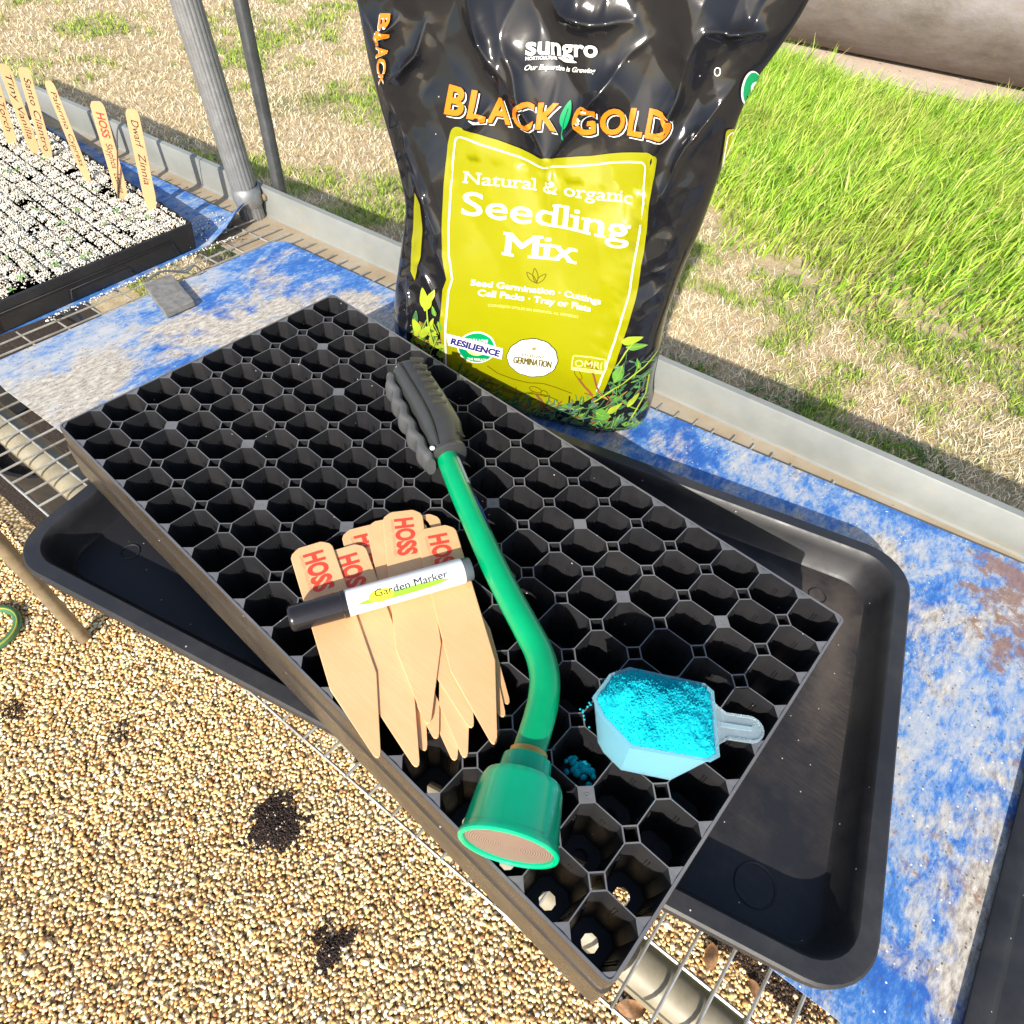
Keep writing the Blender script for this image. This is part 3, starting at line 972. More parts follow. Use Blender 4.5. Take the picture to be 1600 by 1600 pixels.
dead_leaf(at(985, 1572, -H + 0.012), 0.050, 0.6, 0.5, 'large curled brown dead leaf below the front pipe')
dead_leaf(at(1108, 1495, -H + 0.014), 0.045, 1.9, 0.2, 'crumpled brown leaf lying under the mesh near the drip tray')
dead_leaf(at(1178, 1548, -H + 0.014), 0.034, 2.6, 0.1, 'small pale tan leaf on dark soil beneath the mesh')
n = 1500
pu = RNG.uniform(0, 1, n); c0, c1 = at(1100, 1470, -H), at(1255, 1610, -H)
x = lerp(c0.x, c1.x, pu) + RNG.normal(0, .02, n); y = lerp(c0.y, c1.y, pu) + np.abs(RNG.normal(0, .05, n)) + 0.005
o = blobs('scattered_soil', np.stack([x, y, np.full(n, 0.0105)], -1), RNG.uniform(0.0012, 0.0035, n), pick([(0.02, 0.013, 0.010), (0.05, 0.03, 0.02), (0.14, 0.08, 0.05)], [6, 3, 1], n), M['granule'])
tag(o, 'dark soil crumbs spread over pebbles under the mesh', 'soil', kind='stuff')


# ------------------------------------------------------------------ rounded-rectangle trays
def rrect(x0, x1, y0, y1, r, seg=8):
    out = []
    for cx, cy, a0 in ((x1 - r, y1 - r, 0), (x0 + r, y1 - r, 90), (x0 + r, y0 + r, 180), (x1 - r, y0 + r, 270)):
        for k in range(seg + 1):
            a = rad(a0 + 90 * k / seg)
            out.append((cx + r * math.cos(a), cy + r * math.sin(a)))
    return out


def tray_shell(loops, floor_mi=1):
    """loops: (x0,x1,y0,y1,r,z) from the outer lip over the rim down to the floor"""
    mb = MB()
    k = None
    for lp in loops:
        pts = rrect(*lp[:5])
        k = len(pts)
        mb.v += [(x, y, lp[5]) for x, y in pts]
    for i in range(len(loops) - 1):
        for j in range(k):
            mb.f.append((i * k + j, (i + 1) * k + j, (i + 1) * k + (j + 1) % k, i * k + (j + 1) % k)); mb.mi.append(0)
    b = (len(loops) - 1) * k
    mb.f.append(tuple(b + j for j in range(k))); mb.mi.append(floor_mi)
    return mb


def place(mb, org, ang):
    mt_ = Matrix.Translation(org) @ Matrix.Rotation(ang, 4, 'Z')
    mb.v = [tuple(mt_ @ Vector(v)) for v in mb.v]


ZR = -0.065
LX, LY = (0.0135, 0.8205), (-0.1175, 0.3025)
def bt_loop(i, z, r): return (LX[0] + i, LX[1] - i, LY[0] + i, LY[1] - i, r, z)
ZF = -0.1025
mb = tray_shell([bt_loop(0.002, ZR - 0.012, 0.046), bt_loop(0.0, ZR - 0.011, 0.047), bt_loop(0.0, ZR - 0.002, 0.047), bt_loop(0.002, ZR, 0.045), bt_loop(0.0145, ZR, 0.036), bt_loop(0.0165, ZR - 0.002, 0.034), bt_loop(0.019, ZR - 0.012, 0.033), bt_loop(0.0255, ZF + 0.003, 0.03), bt_loop(0.0285, ZF, 0.027)])
for cx, cy, r in ((0.085, -0.045, 0.009), (0.742, -0.062, 0.016), (0.745, 0.24, 0.009)):
    ring = [Vector((cx + r * math.cos(a), cy + r * math.sin(a), ZF + 0.0004)) for a in np.linspace(0, 2 * np.pi, 28, endpoint=False)]
    mb.tube(ring, 0.0008, 6, closed=True, mi=0)
place(mb, (0, 0, H), rad(16))
o = mb.build('drip_tray', [M['tray_black'], M['tray_floor']], None, 35)
tag(o, 'large black drip tray with rounded corners beneath the cell tray', 'tray')

mb = tray_shell([(0.001, .55, 0, .42, .02, -0.1040), (0.0, .55, 0, .42, .02, -0.0995), (0.002, .548, 0.002, .418, .019, -0.0985), (.013, .537, .013, .407, .017, -0.0985), (.015, .535, .015, .405, .016, -0.0995), (.020, .530, .020, .400, .014, -0.1040)], 0)
_a, _b = at(1600, 1230, -.0985), at(1510, 1590, -.0985)
_d = (_a - _b).normalized()
place(mb, Vector((_b.x, _b.y, H)) - _d * 0.1, math.atan2(_d.y, _d.x) - math.pi / 2)
mb.v = [(v[0] + 0.09 * 0, v[1], v[2]) for v in mb.v]
o = mb.build('seed_flat', M['plain_black'], None, 35)
tag(o, 'empty black flat tray cut off at the lower right corner', 'tray')

# ------------------------------------------------------------------ cell tray: 18 x 9 octagonal cells
PC = 0.0374
HD, TW, HW = 0.0066, 0.0008, 0.00042
ZD = -0.058
solid = {(2, 2), (7, 2), (3, 4), (6, 4), (2, 6), (7, 6), (3, 8), (6, 10), (3, 10), (2, 12), (7, 12), (6, 14), (3, 14), (7, 16), (2, 16)}
cell = MB()
a_ = PC / 2 - HW
dg = HD + TW * math.sqrt(2)                       # |x|+|y| of the chamfer, from the node
t_ = dg - HW
oct_top = [(a_, -a_ + t_), (a_, a_ - t_), (a_ - t_, a_), (-a_ + t_, a_), (-a_, a_ - t_), (-a_, -a_ + t_), (-a_ + t_, -a_), (a_ - t_, -a_)]
def oct_at(scale): return [(x * scale, y * scale) for x, y in oct_top]
hp = PC / 2
bnd = [((hp, -hp + HD), (hp, hp - HD)), ((hp - HD, hp), (-hp + HD, hp)), ((-hp, hp - HD), (-hp, -hp + HD)), ((-hp + HD, -hp), (hp - HD, -hp))]
for i in range(9):
    for j in range(18):
        cx, cy = (j + .5) * PC, (i + .5) * PC
        def A(x, y, z): return (cx + x, cy + y, z + H)
        lv = [(1.0, 0.0, 0), (0.993, -0.0010, 0), (0.86, ZD * 0.6, 0), (0.74, ZD, 0)]
        b0 = len(cell.v)
        for s, z, _ in lv:
            cell.v += [A(x, y, z) for x, y in oct_at(s)]
        for l in range(3):
            for k in range(8):
                a, b_ = b0 + l * 8 + k, b0 + l * 8 + (k + 1) % 8
                cell.f.append((a, b_, b_ + 8, a + 8)); cell.mi.append(0)
        # floor ring with a round drain hole
        fl_ = [A(0.0062 * math.cos(2 * math.pi * (k - .5) / 8), 0.0062 * math.sin(2 * math.pi * (k - .5) / 8), ZD) for k in range(8)]
        b1 = cell.add(fl_, [])
        for k in range(8):
            a, b_ = b0 + 24 + k, b0 + 24 + (k + 1) % 8
            if True:
                cell.f.append((a, b_, b1 + (k + 1) % 8, b1 + k)); cell.mi.append(0)
        # rim strips
        for k in range(4):
            o1, o2 = b0 + 2 * k, b0 + 2 * k + 1
            q0 = cell.add([A(*bnd[k][0], 0), A(*bnd[k][1], 0)], [])
            cell.f.append((o1, q0, q0 + 1, o2)); cell.mi.append(1)
            nk = (k + 1) % 4
            o3 = b0 + 2 * nk
            q1 = cell.add([A(*bnd[nk][0], 0)], [])
            cell.f.append((o2, q0 + 1, q1, o3)); cell.mi.append(1)
            # node corner: hole or plug
            nx_, ny_ = ((1, 1), (-1, 1), (-1, -1), (1, -1))[k]
            ni, nj = i + (ny_ + 1) // 2, j + (nx_ + 1) // 2
            edge_ = ni in (0, 9) or nj in (0, 18)
            if edge_ or (ni, nj) in solid:
                q2 = cell.add([A(nx_ * hp, ny_ * hp, -0.0006)], [])
                cell.f.append((q0 + 1, q2, q1)); cell.mi.append(1 if not edge_ else 1)
            else:
                q2 = cell.add([A(*bnd[k][1], -0.05), A(*bnd[nk][0], -0.05)], [])
                cell.f.append((q0 + 1, q2, q2 + 1, q1)); cell.mi.append(0)
        # ribs on the two walls that face the front and the left
        for wx, wy in ((0, 1), (1, 0), (-1, 0)):
            for off in ((-.0012, .0012) if wy else (.004, .0062)):
                tx, ty = wy, -wx
                r0 = [(wx * a_ * s - wx * .0004 + tx * (off * s + e), wy * a_ * s - wy * .0004 + ty * (off * s + e), z) for s, z in ((.95, -.012), (.78, ZD * .9)) for e in (-.00035, .00035)]
                r1 = [(x - wx * .0007, y - wy * .0007, z) for x, y, z in r0]
                vv = [A(*p) for p in r0 + r1]
                cell.add(vv, [(4, 5, 7, 6), (0, 4, 6, 2), (1, 3, 7, 5), (0, 1, 5, 4)], 0)
        # plug dimples
for (ni, nj) in solid:
    cell.lathe((nj * PC, ni * PC, H - 0.0006), (0, 0, 1), [(0, 0.0017), (0.0005, 0.0016), (0.0005, 0.0009), (0.0001, 0.0007)], 12, 1)
# skirt around the edge
Lx, Ly = 18 * PC, 9 * PC
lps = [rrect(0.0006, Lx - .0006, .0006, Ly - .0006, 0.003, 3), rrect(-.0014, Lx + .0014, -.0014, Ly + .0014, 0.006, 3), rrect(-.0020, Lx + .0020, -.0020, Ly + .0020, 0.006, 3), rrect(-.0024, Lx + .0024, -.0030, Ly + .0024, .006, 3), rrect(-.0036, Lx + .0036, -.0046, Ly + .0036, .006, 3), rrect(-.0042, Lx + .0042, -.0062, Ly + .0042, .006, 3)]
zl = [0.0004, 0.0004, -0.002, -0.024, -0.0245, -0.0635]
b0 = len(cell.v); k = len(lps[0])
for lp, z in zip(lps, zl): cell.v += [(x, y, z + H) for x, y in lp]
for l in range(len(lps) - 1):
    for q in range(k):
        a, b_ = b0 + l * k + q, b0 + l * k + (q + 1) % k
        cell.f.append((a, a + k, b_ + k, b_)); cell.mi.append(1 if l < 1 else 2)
M['skirt'] = black_plastic('tray_skirt_plastic', (0.055, 0.042, 0.030), 0.28, 0.25)  # brown base colour stands in for gravel reflected in the black side wall
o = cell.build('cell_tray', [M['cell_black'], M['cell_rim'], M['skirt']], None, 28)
tag(o, 'black seedling cell tray with octagonal cells lying across the drip tray', 'tray')

# ------------------------------------------------------------------ lettering
_tc = {}


def text2d(s, size=1.0, bold=0.0, shear=0.0, spacing=1.0):
    """filled letters in the xy plane as (verts, faces); cap height about 0.73 * size"""
    key = (s, bold, shear, spacing)
    if key not in _tc:
        cu = bpy.data.curves.new('lettering', 'FONT')
        cu.body = s
        cu.offset = bold
        cu.shear = shear
        cu.space_character = spacing
        cu.resolution_u = 4
        ob = bpy.data.objects.new('lettering', cu)
        COL.objects.link(ob)
        dg = bpy.context.evaluated_depsgraph_get()
        me = ob.evaluated_get(dg).to_mesh()
        v = np.array([q.co[:2] for q in me.vertices]); f = [tuple(p.vertices) for p in me.polygons]
        ob.evaluated_get(dg).to_mesh_clear()
        bpy.data.objects.remove(ob); bpy.data.curves.remove(cu)
        _tc[key] = (v, f)
    v, f = _tc[key]
    return v * size, f


def fit_text(s, width, cap, bold=0.0, shear=0.0, spacing=1.0):
    """letters scaled to the given width and capital height, starting at x = 0 on the baseline"""
    v, f = text2d(s, 1.0, bold, shear, spacing)
    v = v - np.array([v[:, 0].min(), 0])
    hcap = text2d('H', 1.0, bold)[0]
    hc = hcap[:, 1].max() - hcap[:, 1].min()
    return v * np.array([width / v[:, 0].max(), cap / hc]), f


# ------------------------------------------------------------------ wooden plant labels
def stake_outline(L, w, rnd=0.0):
    """from the rounded top at x = 0 to the tip at x = L"""
    h = w / 2
    side = [(0.0, h * 0.52), (0.0012, h * 0.66), (0.0045, h * 0.90), (0.008, h * 0.99), (0.012, h), (L * 0.69, h * 0.985), (L * 0.985, h * 0.15), (L * 0.996, h * 0.09), (L, 0.0)]
    return side + [(x, -y) for x, y in reversed(side[:-1])]


def stake(name, org, dx, dy, dz, L, w, th, text=None, label=None, group=None, hand=None, bend=0.0):
    """org: middle of the top edge; dx runs to the tip, dy across, dz is the printed face"""
    mb = MB()
    out = stake_outline(L, w)
    n_ = len(out)
    def W_(x, y, z): return org + dx * x + dy * y + dz * (z + bend * (x / L) ** 2)
    ins = 0.00035
    for z, k_ in ((-th / 2 + 0, 1.0), (th / 2 - ins, 1.0), (th / 2, 0.97)):
        mb.v += [W_(lerp(L / 2, x, 1 if k_ == 1 else 0.997), y * k_, z) for x, y in out]
    for l in range(2):
        for k in range(n_):
            mb.f.append((l * n_ + k, l * n_ + (k + 1) % n_, (l + 1) * n_ + (k + 1) % n_, (l + 1) * n_ + k)); mb.mi.append(0)
    mb.f += [tuple(range(n_ - 1, -1, -1)), tuple(range(2 * n_, 3 * n_))]; mb.mi += [0, 0]
    if text:
        for s, x0, y0, wd, cap, bold, mi in text:
            v, f = fit_text(s, wd, cap, bold, hand or 0)
            mb.add([W_(x0 + p[0], y0 + p[1], th / 2 + 0.00018) for p in v], f, mi)
    o = mb.build(name, [M['wood'], M['red_ink'], M['black_ink'], M['red_faint']])
    return tag(o, label, 'plant label', group)


PILE = 'blank wooden plant labels fanned under the marker'
HOSS = [('HOSS', 0.0090, -0.0070, 0.0410, 0.0170, 0.045, 1), ('GARDEN TOOLS & SEED', 0.0090, -0.0108, 0.0410, 0.0022, 0.0, 3)]
#  tip px, top px, exact length?, level, lettered?, words
pile = [((794, 1100), (652, 850), 0, 0, 0, 'pale label whose tip sticks out furthest right, nearest the green tube'),
        ((787, 1120), (648, 840), 0, 1, 0, 'pale label with its thin tip showing just inside the rightmost tip'),
        ((711, 1188), (640, 826), 1, 0, 0, 'plain label under the pile whose tip is left one of the two middle bottom tips'),
        ((727, 1184), (655, 806), 1, 1, 0, 'label rising at the top right behind two lettered ones, rounded corner showing'),
        ((664, 1173), (563, 824), 1, 0, 1, 'label with half its red lettering covered, behind the second from left'),
        ((682, 1154), (602, 812), 1, 1, 0, 'plain label in the middle left half hidden behind the tallest one'),
        ((737, 1137), (632, 818), 1, 2, 0, 'plain label squeezed between the tallest and the right lettered one'),
        ((652, 1198), (537, 856), 1, 2, 1, 'second label from the left with faded red lettering under the marker barrel'),
        ((591, 1184), (484, 852), 1, 3, 1, 'leftmost label with full red HOSS lettering crossed by the marker cap'),
        ((669, 1131), (628, 799), 1, 3, 1, 'tallest label at the top centre with red HOSS lettering'),
        ((773, 1163), (679, 824), 1, 4, 1, 'topmost right label with red HOSS lettering cut by the marker')]
TH_S = 0.0017
for tip, top, exact, lev, let, words in pile:
    z = 0.0014 + lev * (TH_S + 0.0003)
    a, b_ = at(*top, z), at(*tip, z)
    dx = (b_ - a)
    L = dx.length
    dx.normalize()
    if not exact:
        L = 0.2
        a = b_ - dx * L
    dy = Vector((0, 0, 1)).cross(dx)
    stake('wooden_label', a, dx, dy, Vector((0, 0, 1)), L, 0.0355, TH_S, HOSS if let else None, words, PILE)

# ------------------------------------------------------------------ garden marker
ZM = 0.0112 + 0.0105
ma, mz = at(452, 968, ZM), at(736, 888, ZM)
ax = (mz - ma); LM = ax.length; ax.normalize()
side = Vector((0, 0, 1)).cross(ax)
mk = empty('garden_marker', ma, 'white garden marker pen with black cap lying across the wooden labels', 'marker pen')
RM = 0.0104
mb = MB()
mb.lathe(ma, ax, [(0.0, RM * .78), (0.0008, RM * .93), (0.002, RM * .99), (0.004, RM * 1.0), (0.040, RM * 1.05)], 40, cap1=True)
mb.lathe(ma, ax, [(0.0402, RM * 1.0), (0.0402, RM * 1.085), (0.0438, RM * 1.085), (0.0438, RM)], 40, cap0=False, cap1=False)
mb.build('cap', M['marker_cap'], mk, 40)
mb = MB()
mb.lathe(ma, ax, [(0.0436, RM * .95), (0.0438, RM * 1.02), (0.0446, RM * 1.03), (LM - .008, RM * 1.03), (LM - .0072, RM * 0.99)], 48)
up0 = Vector((0, 0, 1)); camdir = Vector(CAM) - (ma + mz) / 2; camdir = (camdir - ax * camdir.dot(ax)).normalized()
cside = ax.cross(camdir)      # increasing angle goes to the far side
def on_barrel(s, q, lift):
    """s along the barrel, q around it from the line facing the viewer (metres, up = away)"""
    an = q / RM
    r = RM * 1.03 + lift
    return ma + ax * s + r * (math.cos(an) * camdir + math.sin(an) * up_q)
up_q = camdir.cross(ax) * -1
if up_q.dot(Vector((RW[1][0], RW[1][1], RW[1][2]))) > 0: up_q = -up_q
s0, s1 = 0.052, LM - 0.022
def ell(cx, cy, rx, ry, n=40, tilt=0.0, pw=1.0):
    return [(cx + rx * math.cos(t) * math.cos(tilt) - ry * math.sin(t) * math.sin(tilt), cy + rx * math.cos(t) * math.sin(tilt) + ry * math.sin(t) * math.cos(tilt)) for t in np.linspace(0, 2 * np.pi, n, endpoint=False)]
def barrel_fan(pts, c, lift, mi):
    n_ = len(pts)
    rows = 6
    vv = [on_barrel(*c, lift)]
    for r in range(1, rows + 1):
        vv += [on_barrel(lerp(c[0], p[0], r / rows), lerp(c[1], p[1], r / rows), lift) for p in pts]
    ff = [(0, 1 + k, 1 + (k + 1) % n_) for k in range(n_)]
    for r in range(rows - 1):
        ff += [(1 + r * n_ + k, 1 + (r + 1) * n_ + k, 1 + (r + 1) * n_ + (k + 1) % n_, 1 + r * n_ + (k + 1) % n_) for k in range(n_)]
    mb.add(vv, ff, mi)
barrel_fan(ell((s0 + s1) / 2, -0.0032, (s1 - s0) / 2, 0.0027), ((s0 + s1) / 2, -0.0032), 0.0002, 1)
barrel_fan(ell(s0 + 0.018, -0.0012, 0.0098, 0.0048), (s0 + 0.018, -0.0012), 0.0004, 2)
v, f = fit_text('Garden Marker', 0.0585, 0.0052, 0.0)
mb.add([on_barrel(s0 + 0.0135 + p[0], -0.0015 + p[1], 0.0007) for p in v], f, 3)
v, f = fit_text('PERMANENT', 0.047, 0.0024, 0.0)
mb.add([on_barrel(s0 + 0.026 + p[0], 0.0048 + p[1], 0.00014) for p in v], f, 4)
v, f = fit_text('ALL WEATHER', 0.024, 0.0013, 0.0)
mb.add([on_barrel(s0 + 0.025 + p[0], -0.0046 + p[1], 0.00018) for p in v], f, 3)
mb.build('barrel', [M['marker_white'], M['lime'], M['sun_yellow'], M['black_ink'], M['pale_print']], mk, 40)
mb = MB()
mb.lathe(ma, ax, [(LM - .0074, RM * .93), (LM - .0072, RM * 0.955), (LM - .001, RM * .94), (LM, RM * .88)], 40)
mb.build('end_plug', M['marker_plug'], mk, 40)

# ------------------------------------------------------------------ watering wand
wand = empty('watering_wand', at(820, 980, 0.0), 'green watering wand with black trigger grip and round watering head', 'watering wand')
def wp(u, v, z): return at(u, v, z)
tz = 0.0245
tp = [wp(695, 705, 0.024), wp(716, 758, 0.024), wp(741, 815, 0.0235), wp(770, 880, 0.0235), wp(797, 934, 0.024), wp(824, 984, 0.025), wp(843, 1022, 0.026), wp(851, 1058, 0.028), wp(849, 1094, 0.029), wp(841, 1128, 0.030), wp(831, 1160, 0.031), wp(824, 1184, 0.031)]
tp = catmull(tp, 8)
mb = MB()
RT = [lerp(0.0104, 0.0112, min(1, i / 60)) for i in range(len(tp))]
mb.tube(tp, RT, 28)
mb.build('tube', M['green_tube'], wand, 50)
# sticker wrapped on the far side of the tube
def tube_patch(i0, i1, a0, a1, lift, mi, mb, n=14):
    vv = []
    for i in range(i0, i1 + 1):
        t = (tp[min(i + 1, len(tp) - 1)] - tp[i - 1]).normalized()
        sd = t.cross(Vector((0, 0, 1))).normalized()        # to the viewer's left when looking along the tube
        upv = sd.cross(t)
        for k in range(n + 1):
            a = lerp(a0, a1, k / n)
            vv.append(tp[i] + (RT[i] + lift) * (math.cos(a) * upv - math.sin(a) * sd))
    w = n + 1
    mb.add(vv, [(r * w + k, r * w + k + 1, (r + 1) * w + k + 1, (r + 1) * w + k) for r in range(i1 - i0) for k in range(n)], mi)
mb = MB()
tube_patch(3, 9, rad(38), rad(150), 0.00015, 0, mb)
tube_patch(9, 19, rad(44), rad(150), 0.00015, 1, mb)
for k in range(5):
    tube_patch(12 + k, 13 + k, rad(47), rad(62) + 0.05 * (k % 2), 0.0003, 2, mb, 3)
mb.build('sticker', [M['white_paper'], M['navy'], M['blue_ink']], wand, 50)

hb, hf = wp(824, 1186, 0.031), wp(793, 1327, 0.034)
ha = (hf - hb); LH = ha.length; ha.normalize()
mb = MB()
mb.lathe(hb - ha * 0.0045, ha, [(0, .0108), (0, .0128), (0.0045, .0132), (0.0045, .0108)], 40, cap0=False, cap1=False)
mb.build('brass_ring', M['brass'], wand, 40)
head = MB()
head.lathe(hb, ha, [(0, .011), (0, .0150), (0.0012, .0164), (0.013, .0176), (0.0138, .0172), (0.0140, .0172), (0.0142, .0235), (0.0152, .0252), (0.020, .0272), (LH - .006, .0300), (LH - .004, .0312), (LH - .001, .0316), (LH, .0311), (LH + .0002, .0290), (LH - .0008, .0280), (LH - .0022, .0277)], 64, cap0=True, cap1=False)
ho = head.build('watering_head', M['green_head'], wand, 30)
mb = MB()
mb.lathe((0, 0, 0), (0, 0, 1), [(0, .0278), (0.0006, .020), (0.0009, .010), (0.001, .0005)], 64, cap0=False)
me_o = mb.build('rose_plate', M['rose'], None, 40)
me_o.parent = ho
me_o.matrix_basis = Matrix.Translation(hf - ha * 0.0022) @ ha.to_track_quat('Z', 'Y').to_matrix().to_4x4()
me_o.matrix_parent_inverse = Matrix.Identity(4)

# grip: an oval lofted along its axis, with finger lever on the near side
ga, gb = wp(703, 713, 0.026), wp(634, 577, 0.028)
gx_ = (gb - ga); LG = gx_.length; gx_.normalize()
gy_ = Vector((0, 0, 1)).cross(gx_)           # across the grip
gz_ = Vector((0, 0, 1))
if gy_.dot(Vector((RW[0][0], RW[0][1], 0))) < 0: gy_ = -gy_
def loft(mb, secs, n=32, mi=0, ex=2.4, base=None):
    """secs: (s, offset across, offset up, half width, half height)"""
    k0 = len(mb.v)
    for s, oy, oz, w, h_ in secs:
        c = ga + gx_ * s + gy_ * oy + gz_ * oz
        for j in range(n):
            a = 2 * math.pi * j / n
            ca, sa = math.cos(a), math.sin(a)
            mb.v.append(tuple(c + gy_ * (w * math.copysign(abs(ca) ** (2 / ex), ca)) + gz_ * (h_ * math.copysign(abs(sa) ** (2 / ex), sa))))
    for i in range(len(secs) - 1):
        for j in range(n):
            mb.f.append((k0 + i * n + j, k0 + i * n + (j + 1) % n, k0 + (i + 1) * n + (j + 1) % n, k0 + (i + 1) * n + j)); mb.mi.append(mi)
    mb.f.append(tuple(k0 + j for j in range(n - 1, -1, -1))); mb.mi.append(mi)
    mb.f.append(tuple(k0 + (len(secs) - 1) * n + j for j in range(n))); mb.mi.append(mi)
mb = MB()
loft(mb, [(-.001, 0, 0, .0150, .0150), (0, 0, 0, .0168, .0168), (.003, 0, 0, .0170, .0170), (.0042, 0, 0, .0148, .0148), (.010, .0006, 0, .0150, .0155), (.022, .0030, .0, .0185, .0165), (.034, .0045, .0005, .0200, .0175), (.050, .0045, .001, .0196, .0180), (.075, .0035, .001, .0196, .0180), (.100, .0020, .001, .0190, .0178), (.125, .0000, .0, .0180, .0170), (LG - .012, -.001, 0, .0168, .016), (LG - .004, -.001, 0, .0150, .0145), (LG, -.001, 0, .0105, .0110)], 40, 0, 2.3)
# seam of the thumb pad
for k in range(7):
    s = .055 + .0115 * k
    c = ga + gx_ * s + gy_ * .0095 + gz_ * .0175
    mb.box(c, gx_ * .0016, (gy_ * .0066 - gz_ * .0022), (gz_ * .0020 + gy_ * .0006), 0)
for k in range(3):
    c = ga + gx_ * (.0155 + .0045 * k) + gy_ * .0165 + gz_ * .0085
    mb.box(c, gx_ * .0009, gy_ * .0035 - gz_ * .0045, gz_ * .001 + gy_ * .001, 1)
grip = mb.build('grip', [M['grip'], M['black_ink']], wand, 45)
mb = MB()
sl_ = [Vector(ga + gx_ * s + gy_ * o_ + gz_ * z_) for s, o_, z_ in ((.006, -.0085, .0135), (.03, -.0060, .0175), (.055, -.0055, .019), (.09, -.0070, .019), (.125, -.0085, .0168), (LG - .008, -.0095, .012))]
mb.tube(catmull(sl_, 8), 0.0011, 8)
mb.build('seam', M['black_ink'], grip, 60)
mb = MB()
lev = []
for k in range(49):
    s = -.006 + (LG - .004) * k / 48
    t = k / 48
    bumpv = 0.0019 * math.sin(2 * math.pi * (s - .004) / .0245) * (1 if t > .2 else t / .2)
    w = (.0060 + 0.3 * bumpv) * (1 if 0.03 < t < 0.97 else 0.75)
    lev.append((s, -.0205 - bumpv * .9 + .0035 * (1 - t) * 0 - .003 * math.sin(math.pi * t), -.001, w, .0125 * (1 if 0.04 < t < .96 else .8)))
loft(mb, lev, 28, 0, 2.5)
mb.build('trigger_lever', M['lever'], wand, 60)
for s, o_ in ((.004, -.0155), (LG - .010, -.0105)):
    mb = MB()
    mb.lathe(ga + gx_ * s + gy_ * o_ + gz_ * .0118, gz_, [(0, .0024), (.0012, .0024), (.002, .001)], 14)
    mb.build('rivet', M['white_paper'], grip, 40)

# ------------------------------------------------------------------ measuring scoop with plant food
ZS = 0.037
rim_px = [(928, 1092), (941, 1120), (985, 1167), (1106, 1189), (1121, 1181), (1112, 1082), (1098, 1070), (985, 1046), (955, 1056)]
rim = [at(u, v, ZS) for u, v in rim_px]
ctr = sum(rim, Vector()) / len(rim)
botp = [at(u, v, 0.0012) for u, v in ((934, 1160), (943, 1176), (970, 1203), (1047, 1219), (1060, 1211), (1062, 1150), (1050, 1135), (985, 1118), (960, 1124))]
n_ = len(rim)
scoop = empty('measuring_scoop', Vector((ctr.x, ctr.y, H)), 'milky clear plastic measuring scoop heaped with bright blue plant food', 'scoop')
mb = MB()
def shrink(ps, d):
    c = sum(ps, Vector()) / len(ps)
    return [p + (c - p).normalized() * d for p in ps]
rin, bin_ = shrink(rim, 0.0014), [p + Vector((0, 0, 0.0014)) for p in shrink(botp, 0.0014)]
out_lip = [p + Vector((0, 0, 0.001)) for p in shrink(rim, -0.0016)]
mb.v = [tuple(p) for p in botp + rim + out_lip + [p + Vector((0, 0, .0012)) for p in rin] + bin_]
for l in range(4):
    for k in range(n_):
        mb.f.append((l * n_ + k, l * n_ + (k + 1) % n_, (l + 1) * n_ + (k + 1) % n_, (l + 1) * n_ + k)); mb.mi.append(0)
mb.f += [tuple(range(n_ - 1, -1, -1)), tuple(range(4 * n_, 5 * n_))]; mb.mi += [0, 0]
o = mb.build('bowl', M['milky_blue'], scoop, 20)
h0, h1 = at(1113, 1131, ZS), at(1193, 1143, ZS)
hx = (h1 - h0); LHn = hx.length; hx.normalize(); hy = Vector((0, 0, 1)).cross(hx)
mb = MB()
def hshape(g, z):
    w0, w1 = 0.0125 - g, 0.0093 - g
    pts = [(0.0005, -w0 - .006), (0.004, -w0 - .001), (0.010, -w1)]
    pts += [(LHn - w1 - g + w1 * math.sin(a), -w1 * math.cos(a)) for a in np.linspace(0, math.pi, 13)]
    pts += [(0.010, w1), (0.004, w0 + .001), (0.0005, w0 + .006)]
    return [tuple(h0 + hx * x + hy * y + Vector((0, 0, z))) for x, y in pts]
lay = [hshape(0, -.0012), hshape(0, .0014), hshape(.0014, .0014), hshape(.0016, .0004), hshape(.0016, -.0012)]
q = len(lay[0])
for l in lay: mb.v += l
for l in range(3):
    for k in range(q): mb.f.append((l * q + k, l * q + (k + 1) % q, (l + 1) * q + (k + 1) % q, (l + 1) * q + k)); mb.mi.append(0)
mb.f += [tuple(range(3 * q, 4 * q)), tuple(range(q - 1, -1, -1))]; mb.mi += [0, 0]
mb.box(h0 + hx * .016 + Vector((0, 0, .0008)), hx * .011, hy * .0014, Vector((0, 0, .0007)))
mb.build('handle', M['milky'], scoop, 30)

# heap of blue plant food
mb = MB()
NR, NA = 60, 150
def bound(a):
    """distance to the scoop's rim in the direction a from the centre"""
    d = Vector((math.cos(a), math.sin(a), 0)); best = 1
    for k in range(n_):
        p, r_ = rin[k] - ctr, rin[(k + 1) % n_] - ctr
        e_ = r_ - p
        den = d.x * e_.y - d.y * e_.x
        if abs(den) < 1e-9: continue
        t = (p.x * e_.y - p.y * e_.x) / den; u_ = (p.x * d.y - p.y * d.x) / den
        if t > 0 and -1e-6 <= u_ <= 1 + 1e-6: best = min(best, t)
    return best
hv = []
bnds = [bound(2 * math.pi * k / NA) for k in range(NA)]
X_, Y_, Z_ = [], [], []
for r in range(NR + 1):
    t = r / NR
    for k in range(NA):
        a = 2 * math.pi * k / NA
        rr_ = bnds[k] * t * 1.0
        X_.append(ctr.x + rr_ * math.cos(a)); Y_.append(ctr.y + rr_ * math.sin(a)); Z_.append((1 - t ** 2.6) ** 0.7)
X_, Y_, Z_ = map(np.array, (X_, Y_, Z_))
pk = at(985, 1075, ZS + .02); pk2 = at(1080, 1120, ZS + .012)
